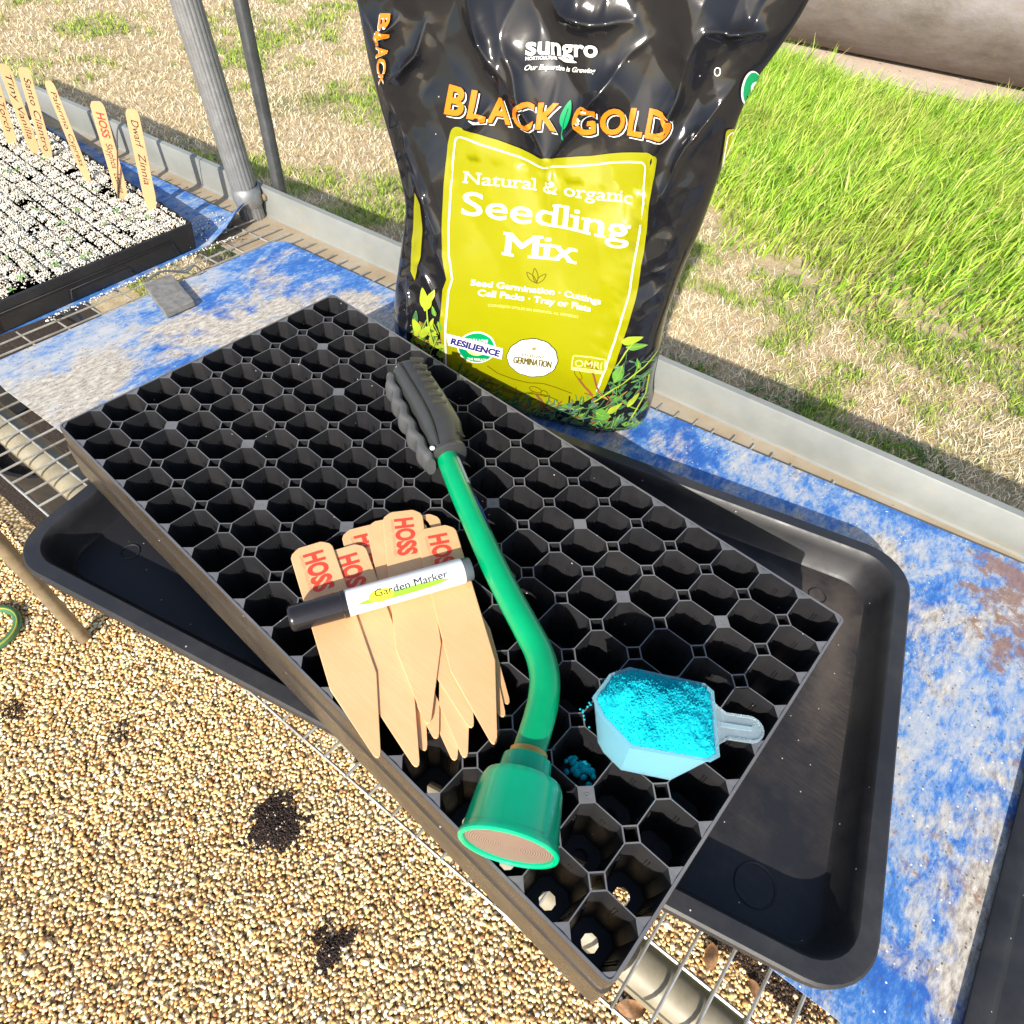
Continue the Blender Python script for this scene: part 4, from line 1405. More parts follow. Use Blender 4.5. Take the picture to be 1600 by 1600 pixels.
big = np.exp(-((X_ - pk.x) ** 2 + (Y_ - pk.y) ** 2) / 0.020 ** 2) * 0.014 + np.exp(-((X_ - pk2.x) ** 2 + (Y_ - pk2.y) ** 2) / 0.024 ** 2) * 0.009
grv = at(1010, 1090, ZS + .02); grd = (at(1040, 1140, ZS + .02) - grv).normalized()
gd = (X_ - grv.x) * (-grd.y) + (Y_ - grv.y) * grd.x; gl = (X_ - grv.x) * grd.x + (Y_ - grv.y) * grd.y
big -= 0.0055 * np.exp(-(gd / .0045) ** 2) * np.exp(-((gl - .012) / .017) ** 2)
Zh = ZS + H + 0.0002 + Z_ * (0.007 + big) + (fbm(X_ * 150, Y_ * 150, 4, 4) - .5) * 0.0060 * np.clip(Z_ * 2, 0, 1) + (vnoise(X_ * 900, Y_ * 900, 6) - .5) * 0.0016 * np.clip(Z_ * 3, 0, 1)
mb.v = [tuple(p) for p in np.stack([X_, Y_, Zh], -1)]
for r in range(NR):
    for k in range(NA):
        mb.f.append((r * NA + k, r * NA + (k + 1) % NA, (r + 1) * NA + (k + 1) % NA, (r + 1) * NA + k)); mb.mi.append(0)
b0 = len(mb.v)
low = [p + Vector((0, 0, .0006)) for p in shrink(bin_, 0.001)]
lowr = []
cb = sum(low, Vector()) / n_
for k in range(NA):      # skirt of powder filling the bowl down to its floor
    a = 2 * math.pi * k / NA
    d = Vector((math.cos(a), math.sin(a), 0)); best = 1
    for j in range(n_):
        p, r_ = low[j] - cb, low[(j + 1) % n_] - cb
        e_ = r_ - p; den = d.x * e_.y - d.y * e_.x
        if abs(den) < 1e-9: continue
        t = (p.x * e_.y - p.y * e_.x) / den; u_ = (p.x * d.y - p.y * d.x) / den
        if t > 0 and -1e-6 <= u_ <= 1 + 1e-6: best = min(best, t)
    lowr.append(tuple(cb + d * best))
mb.v += lowr
for k in range(NA): mb.f.append((NR * NA + k, NR * NA + (k + 1) % NA, b0 + (k + 1) % NA, b0 + k)); mb.mi.append(0)
mb.f.append(tuple(b0 + k for k in range(NA))); mb.mi.append(0)
for q_ in RNG.integers(0, NR * NA, 4500):
    r_ = random.uniform(.0003, .0009); c = Vector((X_[q_] + random.gauss(0, .0006), Y_[q_] + random.gauss(0, .0006), Zh[q_] + r_ * .3))
    mb.add([c + Vector(v_) * r_ for v_ in ((1, 0, 0), (-1, 0, 0), (0, 1, 0), (0, -1, 0), (0, 0, 1))], [(0, 2, 4), (2, 1, 4), (1, 3, 4), (3, 0, 4)])
o = mb.build('plant_food', M['powder'], None, 80)
tag(o, 'heaped bright turquoise plant food powder filling the scoop', 'plant food')
# a spill on a cell wall and a few crumbs
sp0 = at(903, 1200, -0.015)
mb = MB()
for k in range(36):
    px, py = random.gauss(0, .0055), random.gauss(0, .0035)
    r = random.uniform(.0015, .0032)
    c = Vector((sp0.x + px, sp0.y + py + 0.002, sp0.z + px * .3 - abs(py) * .3))
    mb.lathe(c, (random.gauss(0, .3), -0.6, 1), [(-r * .5, r * .6), (0, r), (r * .35, r * .7), (r * .45, .0002)], 8)
o = mb.build('plant_food_spill', M['powder'], None, 50)
tag(o, 'small clump of blue powder spilled on a cell wall beside the scoop', 'plant food')
mb = MB()
for u, v in ((916, 1104), (912, 1110), (919, 1098), (914, 1118), (910, 1112), (919, 1136), (922, 1101), (913, 1124), (908, 1108)):
    c = at(u + random.uniform(-2, 2), v, 0.001)
    mb.lathe(c, (0, 0, 1), [(-.0006, .0004), (0, .0009), (.0006, .0004)], 6)
o = mb.build('plant_food_crumbs', M['powder'], None, 50)
tag(o, 'tiny blue powder crumbs on the tray rim left of the scoop', 'plant food', kind='stuff')

# ------------------------------------------------------------------ planted seed tray at the left
ST = empty('seed_tray', P3(-0.68, 0.19, -0.105), 'black seed tray full of white perlite mix and sprouts at the left', 'seed tray')
sx0, sx1, sy0, sy1 = -1.14, -0.395, 0.02, 0.364
mb = MB()
mb2 = tray_shell([(sx0 + .004, sx1 - .004, sy0 + .004, sy1 - .004, .004, H - .1045), (sx0, sx1, sy0, sy1, .005, H - .064), (sx0 + .001, sx1 - .001, sy0 + .001, sy1 - .001, .004, H - .0625), (sx0 + .0025, sx1 - .0025, sy0 + .0025, sy1 - .0025, .003, H - .0625), (sx0 + .003, sx1 - .003, sy0 + .003, sy1 - .003, .003, H - .070)], 0)
# shift so the right wall follows the picture: corner back (-.402,.358), front (-.37,.06)
mb2.v = [(x + (0.364 - y) * 0.085, y, z) for x, y, z in mb2.v]
mb2.build('tray_wall', M['plain_black'], ST, 30)
mb = MB()
for (y0, y1, zt_) in ((0.045, 0.325, -0.078), (0.15, 0.245, -0.086)):
    pts = [P3(sx1 + (0.364 - y) * 0.085 - 0.0015 * (-(z + .064) / .04) * 2 + 0.0008, y, z) for y, z in ((y0, -.100), (y0 + .004, zt_), (y1 - .004, zt_), (y1, -.100))]
    mb.tube(pts, 0.0007, 6)
mb.build('embossed_panel', M['plain_black'], ST, 50)

def seed_xy(n):
    x, y = RNG.uniform(sx0 + .006, sx1 - .006, n), RNG.uniform(sy0 + .006, sy1 - .006, n)
    return x, y
n = 95000
x, y = seed_xy(n)
cellp = 0.0255
fx, fy = ((x - sx0) / cellp) % 1, ((y - sy0) / cellp) % 1
ed = np.minimum(np.minimum(fx, 1 - fx), np.minimum(fy, 1 - fy))
gap = fbm(x * 22, y * 22, 91, 3)
bare = (ed < 0.08) & (gap > 0.43)
bare |= (gap > 0.70)
k = ~bare | (RNG.uniform(0, 1, n) < 0.06)
x, y, ed = x[k], y[k], ed[k]
n = len(x)
s = RNG.uniform(0.0008, 0.0019, n)
hump = np.clip(ed * 4, 0, 1) * 0.006
z = H - 0.0685 + hump + RNG.uniform(-.001, .0022, n)
cl = pick([(0.74, 0.70, 0.60), (0.80, 0.77, 0.68), (0.60, 0.49, 0.35), (0.12, 0.08, 0.06)], [6, 6, 1.8, 0.3], n, 0.10)
xw = x + (0.364 - y) * 0.085
o = blobs('perlite_mix', np.stack([xw, y, z], -1), s, cl, M['granule'], (0.6, 0.95), 0.25, True)
tag(o, 'white perlite and seed mix filling the cells of the seed tray', 'perlite', kind='stuff')
mb = MB()
q = [(sx0 + .003, sy0 + .003), (sx1 - .003, sy0 + .003), (sx1 - .003, sy1 - .003), (sx0 + .003, sy1 - .003)]
mb.add([(a + (0.364 - b_) * 0.085, b_, H - .0700) for a, b_ in q], [(0, 1, 2, 3)])
mb.build('potting_soil', M['soil'], ST)
# perlite dropped between tray and board edge
n = 320
t = RNG.uniform(0, 1, n)
x = -0.385 + (0.36 - (0.10 + t * .33)) * 0.085 + np.abs(RNG.normal(0, .006, n)) - .002; y = 0.10 + t * 0.33
y[:120] = 0.375 + RNG.uniform(0, .07, 120); x[:120] = -0.44 + RNG.normal(0, .02, 120)
o = blobs('dropped_perlite', np.stack([x, y, np.full(n, H - .1035)], -1), RNG.uniform(.0008, .0018, n), pick([(.8, .77, .7), (.03, .02, .015)], [2, 1], n), M['granule'])
tag(o, 'dropped perlite and soil crumbs along the foot of the seed tray', 'perlite', kind='stuff')

# sprouts
mb = MB()
for k in range(3):
    a = k * 2.1
    d = Vector((math.cos(a), math.sin(a), 0)); sd = Vector((-d.y, d.x, 0))
    c = Vector((0, 0, .003))
    mb.add([c, c + d * .003 + sd * .0024 + Vector((0, 0, .0016)), c + d * .0065 + sd * .0011 + Vector((0, 0, .0010)), c + d * .0072, c + d * .0065 - sd * .0011 + Vector((0, 0, .0010)), c + d * .003 - sd * .0024 + Vector((0, 0, .0016)), c + d * .0035 + Vector((0, 0, .0006))], [(0, 6, 1), (1, 6, 2), (2, 6, 3), (3, 6, 4), (4, 6, 5), (5, 6, 0)])
mb.tube([(0, 0, -.003), (0, 0, .003)], .0005, 6)
proto = mb.build('sprout', M['sprout'], None, 60)
spr = [(20, 455), (52, 420), (75, 400), (90, 417), (138, 397), (130, 115 + 290), (35, 437), (108, 378), (183, 333), (165, 352), (232, 342), (12, 405), (28, 268), (68, 252), (100, 300), (150, 300), (12, 270), (58, 330), (45, 395), (98, 352), (205, 345), (120, 330)]
for k, (u, v) in enumerate(spr):
    o = proto if k == 0 else proto.copy()
    if k: COL.objects.link(o)
    p = at(u, v, -0.0605)
    o.location = p
    o.rotation_euler = (random.uniform(-.2, .2), random.uniform(-.2, .2), random.uniform(0, 6))
    sc_ = random.uniform(0.7, 1.25); o.scale = (sc_,) * 3
    tag(o, 'tiny pale green sprout coming up through the white perlite', 'seedling', 'sprouts in the seed tray')

# standing labels with handwriting
def standing(b, t, w, text, label, shear=0.25):
    B = at(*b, -0.064)
    d = RW.T @ np.array([(t[0] - 800) / FOC, (t[1] - 800) / FOC, 1.0])
    hd = math.hypot(B.x - CAM[0], B.y - CAM[1]) + 0.012
    s = hd / math.hypot(d[0], d[1])
    T = Vector(CAM + s * d)
    dx = (B - T); Lv = dx.length; dx.normalize()
    tocam = Vector((CAM[0] - B.x, CAM[1] - B.y, 0)).normalized()
    dz = (tocam - dx * tocam.dot(dx)).normalized()
    dy = dz.cross(dx)
    L = Lv + 0.035
    tx = []
    x0 = 0.014
    for s_, wd, cap, mi in text:
        tx.append((s_, x0, -cap * .42, wd, cap, 0.02 if mi == 1 else 0.0, mi)); x0 += wd + 0.007
    return stake('seed_label', T, dx, dy, dz, L, w, 0.0018, tx, label, 'labels standing along the back of the seed tray', shear)


standing((238, 328), (205, 170), 0.0178, [('Dwarf', 0.038, 0.0090, 2), ('Zinnia', 0.045, 0.0090, 2)], 'wooden label reading Dwarf Zinnia, nearest the tray corner')
standing((192, 308), (150, 158), 0.0188, [('HOSS', 0.036, 0.0105, 1), ('Skyphos', 0.036, 0.0085, 2), ('Lettuce', 0.03, 0.0085, 2)], 'wooden label with red print reading HOSS Skyphos Lettuce')
standing((138, 283), (75, 126), 0.0130, [('Palermo', 0.052, 0.0062, 2), ('Cypress', 0.048, 0.0062, 2)], 'narrow wooden label turned sideways, left of the red printed one')
standing((76, 247), (36, 105), 0.0165, [('Santo', 0.040, 0.0085, 2), ('Cilantro', 0.062, 0.0085, 2)], 'wooden label reading Santo Cilantro')
standing((56, 240), (5, 100), 0.0165, [('Tiny', 0.040, 0.0080, 2), ('Vanilla', 0.048, 0.0080, 2)], 'darker wooden label second from the left edge, leaning over the Torch label')
standing((20, 226), (-18, 100), 0.0165, [('Red', 0.034, 0.0085, 2), ('Torch', 0.045, 0.0085, 2)], 'wooden label ending in Torch, cut off by the left edge')
# hooked wire between the last two labels
b_ = at(184, 312, -0.066); dcam = math.hypot(b_.x - CAM[0], b_.y - CAM[1])
def upright(u, v, extra=0.0):
    d = RW.T @ np.array([(u - 800) / FOC, (v - 800) / FOC, 1.0]); s = (dcam + extra) / math.hypot(d[0], d[1]); return Vector(CAM + s * d)
mb = MB()
mb.tube(catmull([b_, upright(184, 270), upright(183, 225), upright(183, 205), upright(186, 195), upright(191, 190), upright(196, 192), upright(198, 198)], 6), [0.0011] * 24 + [0.0008] * 19, 8)
tag(mb.build('hooked_wire', M['dark_steel'], None, 60), 'thin dark hooked wire standing between two seed labels', 'wire')

# ------------------------------------------------------------------ bag of seedling mix
YAW = rad(20)
BE = Vector((math.cos(YAW), math.sin(YAW), 0)); BN = Vector((-math.sin(YAW), math.cos(YAW), 0))
BP0 = Vector((0.253, 0.435, 0))
PE = [-0.011177, 0.033561, 0.00868, -0.005883, -0.007662, 0.129123, 0.016291, 0.009519, 0.008383, -0.012035, -0.006512, 0.000101, 0.007429, 0.003314, -0.002623]
PZ = [0.145826, -0.168118, -0.021119, -0.025176, -0.02052, 0.024467, 0.008266, 0.009964, 0.012676, -0.009632, -0.018239, -0.006779, 0.002961, 0.000635, -0.002671]


def art(u, v):
    """artwork coordinates (the flat print, 1 unit = 1/2000 of a metre or so) to the bag's own width and height"""
    U, V = (np.asarray(u, float) - 850) / 200, (np.asarray(v, float) - 350) / 300
    B = np.stack([U ** i * V ** j for i in range(5) for j in range(5 - i)], -1)
    return B @ np.array(PE), B @ np.array(PZ)


BAG_Z = np.array([-.107,-.095,-.08,-.05,0.,.05,.11,.15,.2,.24,.28,.31,.34,.42])
BAG_L = np.array([-.190,-.207,-.213,-.211,-.206,-.199,-.191,-.202,-.220,-.232,-.239,-.245,-.250,-.255])
BAG_R = np.array([ .120, .137, .142, .134, .131, .128, .132, .138, .141, .142, .146, .160, .170, .180])
BAG_FZ = np.array([-.107,-.095,-.08,0.,.1,.2,.3,.42])
BAG_F = np.array([.012,-.004,-.012,-.02,0.,.020,.040,.060])
BAG_B = np.array([.085,.105,.115,.125,.125,.115,.10,.070])
BAG_P = np.array([2.6,2.7,2.8,2.8,2.5,2.2,2.0,2.0])
def smooth_interp(z, zs, vs):
    z=np.asarray(z,float); o=np.zeros_like(z)
    for d in (-.012,-.006,0,.006,.012): o+=np.interp(z+d,zs,vs)
    return o/5
def bag_section(z):
    L=smooth_interp(z,BAG_Z,BAG_L); Rr=smooth_interp(z,BAG_Z,BAG_R)
    f=smooth_interp(z,BAG_FZ,BAG_F); b=smooth_interp(z,BAG_FZ,BAG_B); p=smooth_interp(z,BAG_FZ,BAG_P)
    return (L+Rr)/2,(Rr-L)/2,(f+b)/2,(b-f)/2,p
def bag_front(e,z,wr=True):
    c,a,nc,hb,p=bag_section(z)
    x=np.clip(np.abs(e-c)/a,0,1)
    n=nc-hb*(1-x**p)**(1/p)
    if wr: n=n-bag_wrinkle(e,z)*np.clip((1-x)*6,0,1)
    return n


RIDGES = [  # creases of the film: points in artwork coordinates, height, width
    ([(1105, 45), (1072, 95), (1050, 165), (1028, 235), (1012, 310)], .0075, .018),
    ([(1160, 115), (1120, 165), (1075, 225), (1040, 300), (1010, 370)], .0065, .014),
    ([(1105, 45), (1140, 52), (1195, 30), (1226, 24)], .0060, .012),
    ([(1010, 60), (960, 120), (905, 185), (858, 250)], .0060, .016),
    ([(790, 70), (808, 130), (830, 190), (856, 252)], .0060, .016),
    ([(735, -10), (745, 40), (770, 95), (806, 150)], .0070, .016),
    ([(662, 45), (652, 85), (636, 110), (612, 118)], .0060, .010),
    ([(720, 205), (742, 190), (765, 165)], .0030, .010),
    ([(856, 252), (866, 290), (862, 330)], .0035, .012),
    ([(1000, 300), (980, 345), (955, 380)], .0022, .016),
    ([(600, 130), (640, 230), (668, 310), (690, 400), (694, 440)], .0050, .014),
    ([(870, -20), (880, 20), (930, 40), (990, 20)], .0060, .014),
    ([(1065, 460), (1030, 480), (1000, 500)], .0030, .006),
    ([(1080, 420), (1035, 450), (1005, 470)], .0030, .006),
    ([(1090, 380), (1040, 415), (1010, 430)], .0025, .006),
    ([(652, 390), (672, 440), (700, 500)], .0025, .007),
    ([(638, 430), (646, 490), (640, 540)], .0030, .006),
    ([(560, 0), (600, 60), (628, 30)], .0040, .010),
]
_R = []
for pts, hh, ww in RIDGES:
    e_, z_ = art([p[0] for p in pts], [p[1] for p in pts])
    _R.append((np.stack([e_, z_], -1), hh, ww))


def bag_wrinkle(e, z):
    """how far the film stands out from the smooth bag"""
    e, z = np.asarray(e, float), np.asarray(z, float)
    o = np.zeros(np.broadcast(e, z).shape)
    we = e + 0.006 * (vnoise(e * 45, z * 45, 61) - .5); wz = z + 0.006 * (vnoise(e * 45, z * 45, 67) - .5)
    for P, hh, ww in _R:
        best = np.full(o.shape, 9.0); sg = np.zeros(o.shape)
        tt = np.zeros(o.shape)
        for k, (a, b_) in enumerate(zip(P[:-1], P[1:])):
            d = b_ - a; L2 = (d ** 2).sum()
            t = np.clip(((we - a[0]) * d[0] + (wz - a[1]) * d[1]) / L2, 0, 1)
            dx, dy = we - a[0] - t * d[0], wz - a[1] - t * d[1]
            q = np.hypot(dx, dy)
            tt = np.where(q < best, (k + t) / (len(P) - 1), tt)
            best = np.minimum(best, q)
        fall = np.clip(1.6 * np.minimum(tt + .12, 1.12 - tt), 0, 1)
        x = best / ww
        o += 1.9 * hh * fall * (np.exp(-np.sqrt(x * x + .0012) * 2.5) * 1.1)
    up = np.clip((z - .02) / .2, 0.25, 1)
    o *= 1 - .75 * np.exp(-((z - .288) / .022) ** 2) * np.exp(-((e - .02) / .05) ** 2)
    big = fbm(e * 10 + 5, z * 7, 101, 3)
    o += 0.004 * up * (big - .5)
    cr = np.zeros(o.shape)
    for an, wl, am, ph, sd in ((0.18, .088, 1.5, .2, 1), (-.42, .105, 1.5, .7, 2), (.62, .072, 1.0, .45, 3), (-.12, .051, .7, .1, 4), (1.2, .09, .7, .3, 5), (-.85, .043, .45, .8, 6)):
        q = (we * math.cos(an) + wz * math.sin(an)) / wl + ph + 0.35 * (vnoise(e * 13, z * 13, 300 + sd) - .5)
        msk = np.clip((vnoise(e * 9 + sd * 7, z * 6, 320 + sd) - .25) * 2.0, 0, 1)
        cr += am * msk * (np.abs((q % 1) * 2 - 1) - .5)
    calm = 1 - 0.6 * np.exp(-((z - .222) / .022) ** 2) - 0.8 * np.exp(-((z - .290) / .022) ** 2) * np.exp(-((e - .02) / .05) ** 2) - 0.35 * (np.abs(e + .02) < .10) * (z < .19)
    o += cr * calm * (0.0016 + 0.0052 * np.clip((z - .06) / .14, 0, 1) + 0.002 * np.clip((np.abs(e + .036) - .10) / .05, 0, 1))
    side = np.clip((np.abs(e + .036) - .09) / .06, 0, 1)
    fold = 1 - np.abs(2 * vnoise(e * 30 + z * 55, z * 60 - e * 50, 151) - 1)
    o += 0.0040 * side * np.clip((.16 - z) / .1, 0.2, 1) * (fold - .5)
    low = np.clip((-.05 - z) / .04, 0, 1)
    o += 0.003 * low * (1 - np.abs(2 * vnoise(e * 40, z * 30 + e * 10, 171) - 1) - .5)
    return o


def bag_world(e, z, lift=0.0):
    """points of the front film; lift = distance off the film, along its normal"""
    e, z = np.asarray(e, float), np.asarray(z, float)
    n = bag_front(e, z)
    h_ = 0.0012
    de = (bag_front(e + h_, z) - bag_front(e - h_, z)) / (2 * h_)
    dz = (bag_front(e, z + h_) - bag_front(e, z - h_)) / (2 * h_)
    N = np.stack([de, -np.ones_like(de), dz], -1)          # outward: towards -n
    N /= np.linalg.norm(N, axis=-1, keepdims=True)
    P = np.stack([e, n, z], -1) + N * lift
    def tow(Q, pt=True):
        w = Q[..., :1] * np.array(BE) + Q[..., 1:2] * np.array(BN) + Q[..., 2:3] * np.array((0, 0, 1.0))
        return w + (np.array(BP0) + np.array((0, 0, H)) if pt else 0)
    return tow(P), tow(N, False)


NZ, NX = 330, 330
zb_ = np.linspace(-.1065, .42, NZ)
tt_ = np.linspace(-1, 1, NX)
xs_ = np.sign(tt_) * (1 - (1 - np.abs(tt_)) ** 1.35)
xs_ = np.clip(xs_, -1, 1)
ZZ, XX = np.meshgrid(zb_, xs_, indexing='ij')
c_, a_h, nc_, hb_, p_ = bag_section(ZZ)
EE = c_ + XX * a_h
FN = bag_front(EE, ZZ)
BKN = nc_ + hb_ * (1 - np.abs(XX) ** p_) ** (1 / p_) + 0.006 * (fbm(EE * 14, ZZ * 14, 201, 3) - .5) * np.clip((1 - np.abs(XX)) * 6, 0, 1)
def bagpts(E_, N_, Z_2):
    return (E_[..., None] * np.array(BE) + N_[..., None] * np.array(BN) + Z_2[..., None] * np.array((0, 0, 1.0)) + np.array(BP0) + np.array((0, 0, H))).reshape(-1, 3)
VF = bagpts(EE, FN, ZZ); VB = bagpts(EE, BKN, ZZ)
idx = np.arange(NZ * NX).reshape(NZ, NX)
q1 = np.stack([idx[:-1, :-1], idx[:-1, 1:], idx[1:, 1:], idx[1:, :-1]], -1).reshape(-1, 4)
q2 = q1[:, ::-1] + NZ * NX
verts = np.concatenate([VF, VB])
bag = empty('potting_mix_bag', BP0 + BN * .055 + Vector((0, 0, H - .1065)), 'glossy black bag of seedling mix with lime green label standing on the board', 'bag')
fo = big_mesh('bag_film', verts, np.concatenate([q1, q2]), None, [M['film']], None, True, None, bag)
bm = bmesh.new(); bm.from_mesh(fo.data)
bmesh.ops.remove_doubles(bm, verts=bm.verts, dist=2e-5)
bot = [e for e in bm.edges if e.is_boundary and all(v.co.z < H - .105 for v in e.verts)]
try: bmesh.ops.contextual_create(bm, geom=bot)
except Exception: pass
bmesh.ops.recalc_face_normals(bm, faces=bm.faces)
for f in bm.faces: f.smooth = True
bm.to_mesh(fo.data); bm.free()


class Print:
    """flat artwork cut fine enough to follow the creased film, then laid on it"""
    def __init__(self): self.v, self.f, self.m, self.n = [], [], [], []

    def put(self, v2, faces, mi, layer, grid=9.0):
        bm = bmesh.new()
        vs_ = [bm.verts.new((float(p[0]), float(p[1]), 0)) for p in v2]
        for f in faces:
            try: bm.faces.new([vs_[i] for i in f])
            except ValueError: pass
        v2 = np.asarray(v2, float)
        for axis in (0, 1):
            lo, hi = v2[:, axis].min(), v2[:, axis].max()
            c = math.ceil(lo / grid) * grid + .013
            while c < hi:
                no = (1, 0, 0) if axis == 0 else (0, 1, 0)
                bmesh.ops.bisect_plane(bm, geom=bm.verts[:] + bm.edges[:] + bm.faces[:], plane_co=(c, c, 0), plane_no=no)
                c += grid
        bmesh.ops.triangulate(bm, faces=[f for f in bm.faces if len(f.verts) > 4])
        bm.verts.index_update()
        if not bm.verts: bm.free(); return
        P = np.array([q.co[:2] for q in bm.verts])
        e, z = art(P[:, 0], P[:, 1])
        c, a, _, _, _ = bag_section(z)
        e = np.clip(e, c - .992 * a, c + .992 * a); z = np.clip(z, -.104, .41)
        W, N = bag_world(e, z, 0.0019 + 0.00036 * layer)
        b = len(self.v)
        self.v += [tuple(p) for p in W]; self.n += [tuple(p) for p in N]
        for f in bm.faces:
            ii = [q.index for q in f.verts]
            g = np.cross(W[ii[1]] - W[ii[0]], W[ii[2]] - W[ii[0]])
            if g @ N[ii[0]] < 0: ii.reverse()
            self.f.append(tuple(b + q for q in ii)); self.m.append(mi)
        bm.free()

    def text(self, s, u0, v0, u1, v1, cap, mi, layer, bold=0.0, shear=0.0, du=0, dv=0, fit=True, spacing=1.0, grid=9.0):
        w = math.hypot(u1 - u0, v1 - v0)
        v, f = fit_text(s, w, cap, bold, shear, spacing)
        d = np.array([u1 - u0, v1 - v0]) / w; up = np.array([d[1], -d[0]])
        P = np.array([u0 + du, v0 + dv]) + v[:, :1] * d + v[:, 1:] * up
        self.put(P, f, mi, layer, grid)

    def poly(self, pts, mi, layer, grid=9.0):
        self.put(pts, [tuple(range(len(pts)))], mi, layer, grid)

    def line(self, pts, w, mi, layer, closed=False, grid=9.0):
        pts = [np.array(p, float) for p in pts]
        n = len(pts)
        L, Rr = [], []
        for i in range(n):
            a = pts[i - 1] if (closed or i) else pts[i]; b = pts[(i + 1) % n] if (closed or i < n - 1) else pts[i]
            d = (b - a) / (np.hypot(*(b - a)) + 1e-9); nn = np.array([-d[1], d[0]]) * w / 2
            L.append(pts[i] + nn); Rr.append(pts[i] - nn)
        V = L + Rr
        F = [(i, (i + 1) % n, n + (i + 1) % n, n + i) for i in range(n if closed else n - 1)]
        self.put(V, F, mi, layer, grid)

    def build(self, name, mats, parent):
        me = bpy.data.meshes.new(name)
        me.from_pydata(self.v, [], self.f)
        for mt in mats: me.materials.append(mt)
        me.polygons.foreach_set('material_index', self.m)
        me.polygons.foreach_set('use_smooth', [True] * len(self.f))
        me.update()
        me.normals_split_custom_set_from_vertices(self.n)
        return link(name, me, parent)


def smooth_closed(pts, per=6):
    n = len(pts); out = []
    for i in range(n):
        p0, p1, p2, p3 = (np.array(pts[(i + k) % n], float) for k in (-1, 0, 1, 2))
        for k in range(per):
            t = k / per
            out.append(tuple(0.5 * ((2 * p1) + (p2 - p0) * t + (2 * p0 - 5 * p1 + 4 * p2 - p3) * t * t + (3 * p1 - p0 - 3 * p2 + p3) * t ** 3)))
    return out


def rounded_poly(pts, rs, seg=5):
    out = []
    n = len(pts)
    for i in range(n):
        p = np.array(pts[i], float); a = np.array(pts[i - 1], float); b = np.array(pts[(i + 1) % n], float)
        r = rs[i]
        if r <= 0: out.append(tuple(p)); continue
        pa = p + (a - p) / np.hypot(*(a - p)) * r; pb = p + (b - p) / np.hypot(*(b - p)) * r
        for k in range(seg + 1):
            t = k / seg
            out.append(tuple((1 - t) ** 2 * pa + 2 * t * (1 - t) * p + t * t * pb))
    return out


# the lime panel with its notched top
PANEL = [(708, 192), (778, 216), (846, 244), (930, 240), (1029, 233), (1022, 290), (1012, 360), (992, 468), (979, 510), (962, 562), (944, 606), (900, 632), (840, 640), (780, 622), (738, 602), (697, 574), (692, 500), (694, 452), (699, 436), (692, 400), (692, 360), (697, 281), (702, 222)]
PR = [16, 0, 6, 0, 14] + [0] * 18
lab = Print()
lab.poly(rounded_poly(PANEL, PR), 0, 0)
BORD = [(700, 572), (701, 500), (703, 455), (708, 437), (702, 400), (702, 360), (707, 285), (715, 207), (778, 231), (846, 258), (930, 254), (1016, 248), (1010, 290), (1000, 360), (980, 466), (967, 508), (950, 560), (934, 606)]
lab.line(rounded_poly(BORD, [0] * 7 + [14, 0, 5, 0, 12] + [0] * 6), 2.6, 1, 1)
lab.text('Natural & organic', 727, 283, 991, 315, 19, 1, 1, 0.0)
lab.text('Seedling', 720, 335, 985, 372, 39, 1, 1, 0.007)
for k_, dx_ in enumerate((-1.3, 0, 1.3)): lab.text('Mix', 789, 400, 898, 414, 37, 1, 1 + k_ * .12, 0.0, du=dx_)


def serif(u, v, w, h, ang=0.14, layer=2):
    d = np.array([math.cos(ang), math.sin(ang)]); up = np.array([d[1], -d[0]])
    c = np.array([u, v])
    lab.poly([c - d * w / 2, c + d * w / 2, c + d * w / 2 + up * h, c - d * w / 2 + up * h], 1, layer)


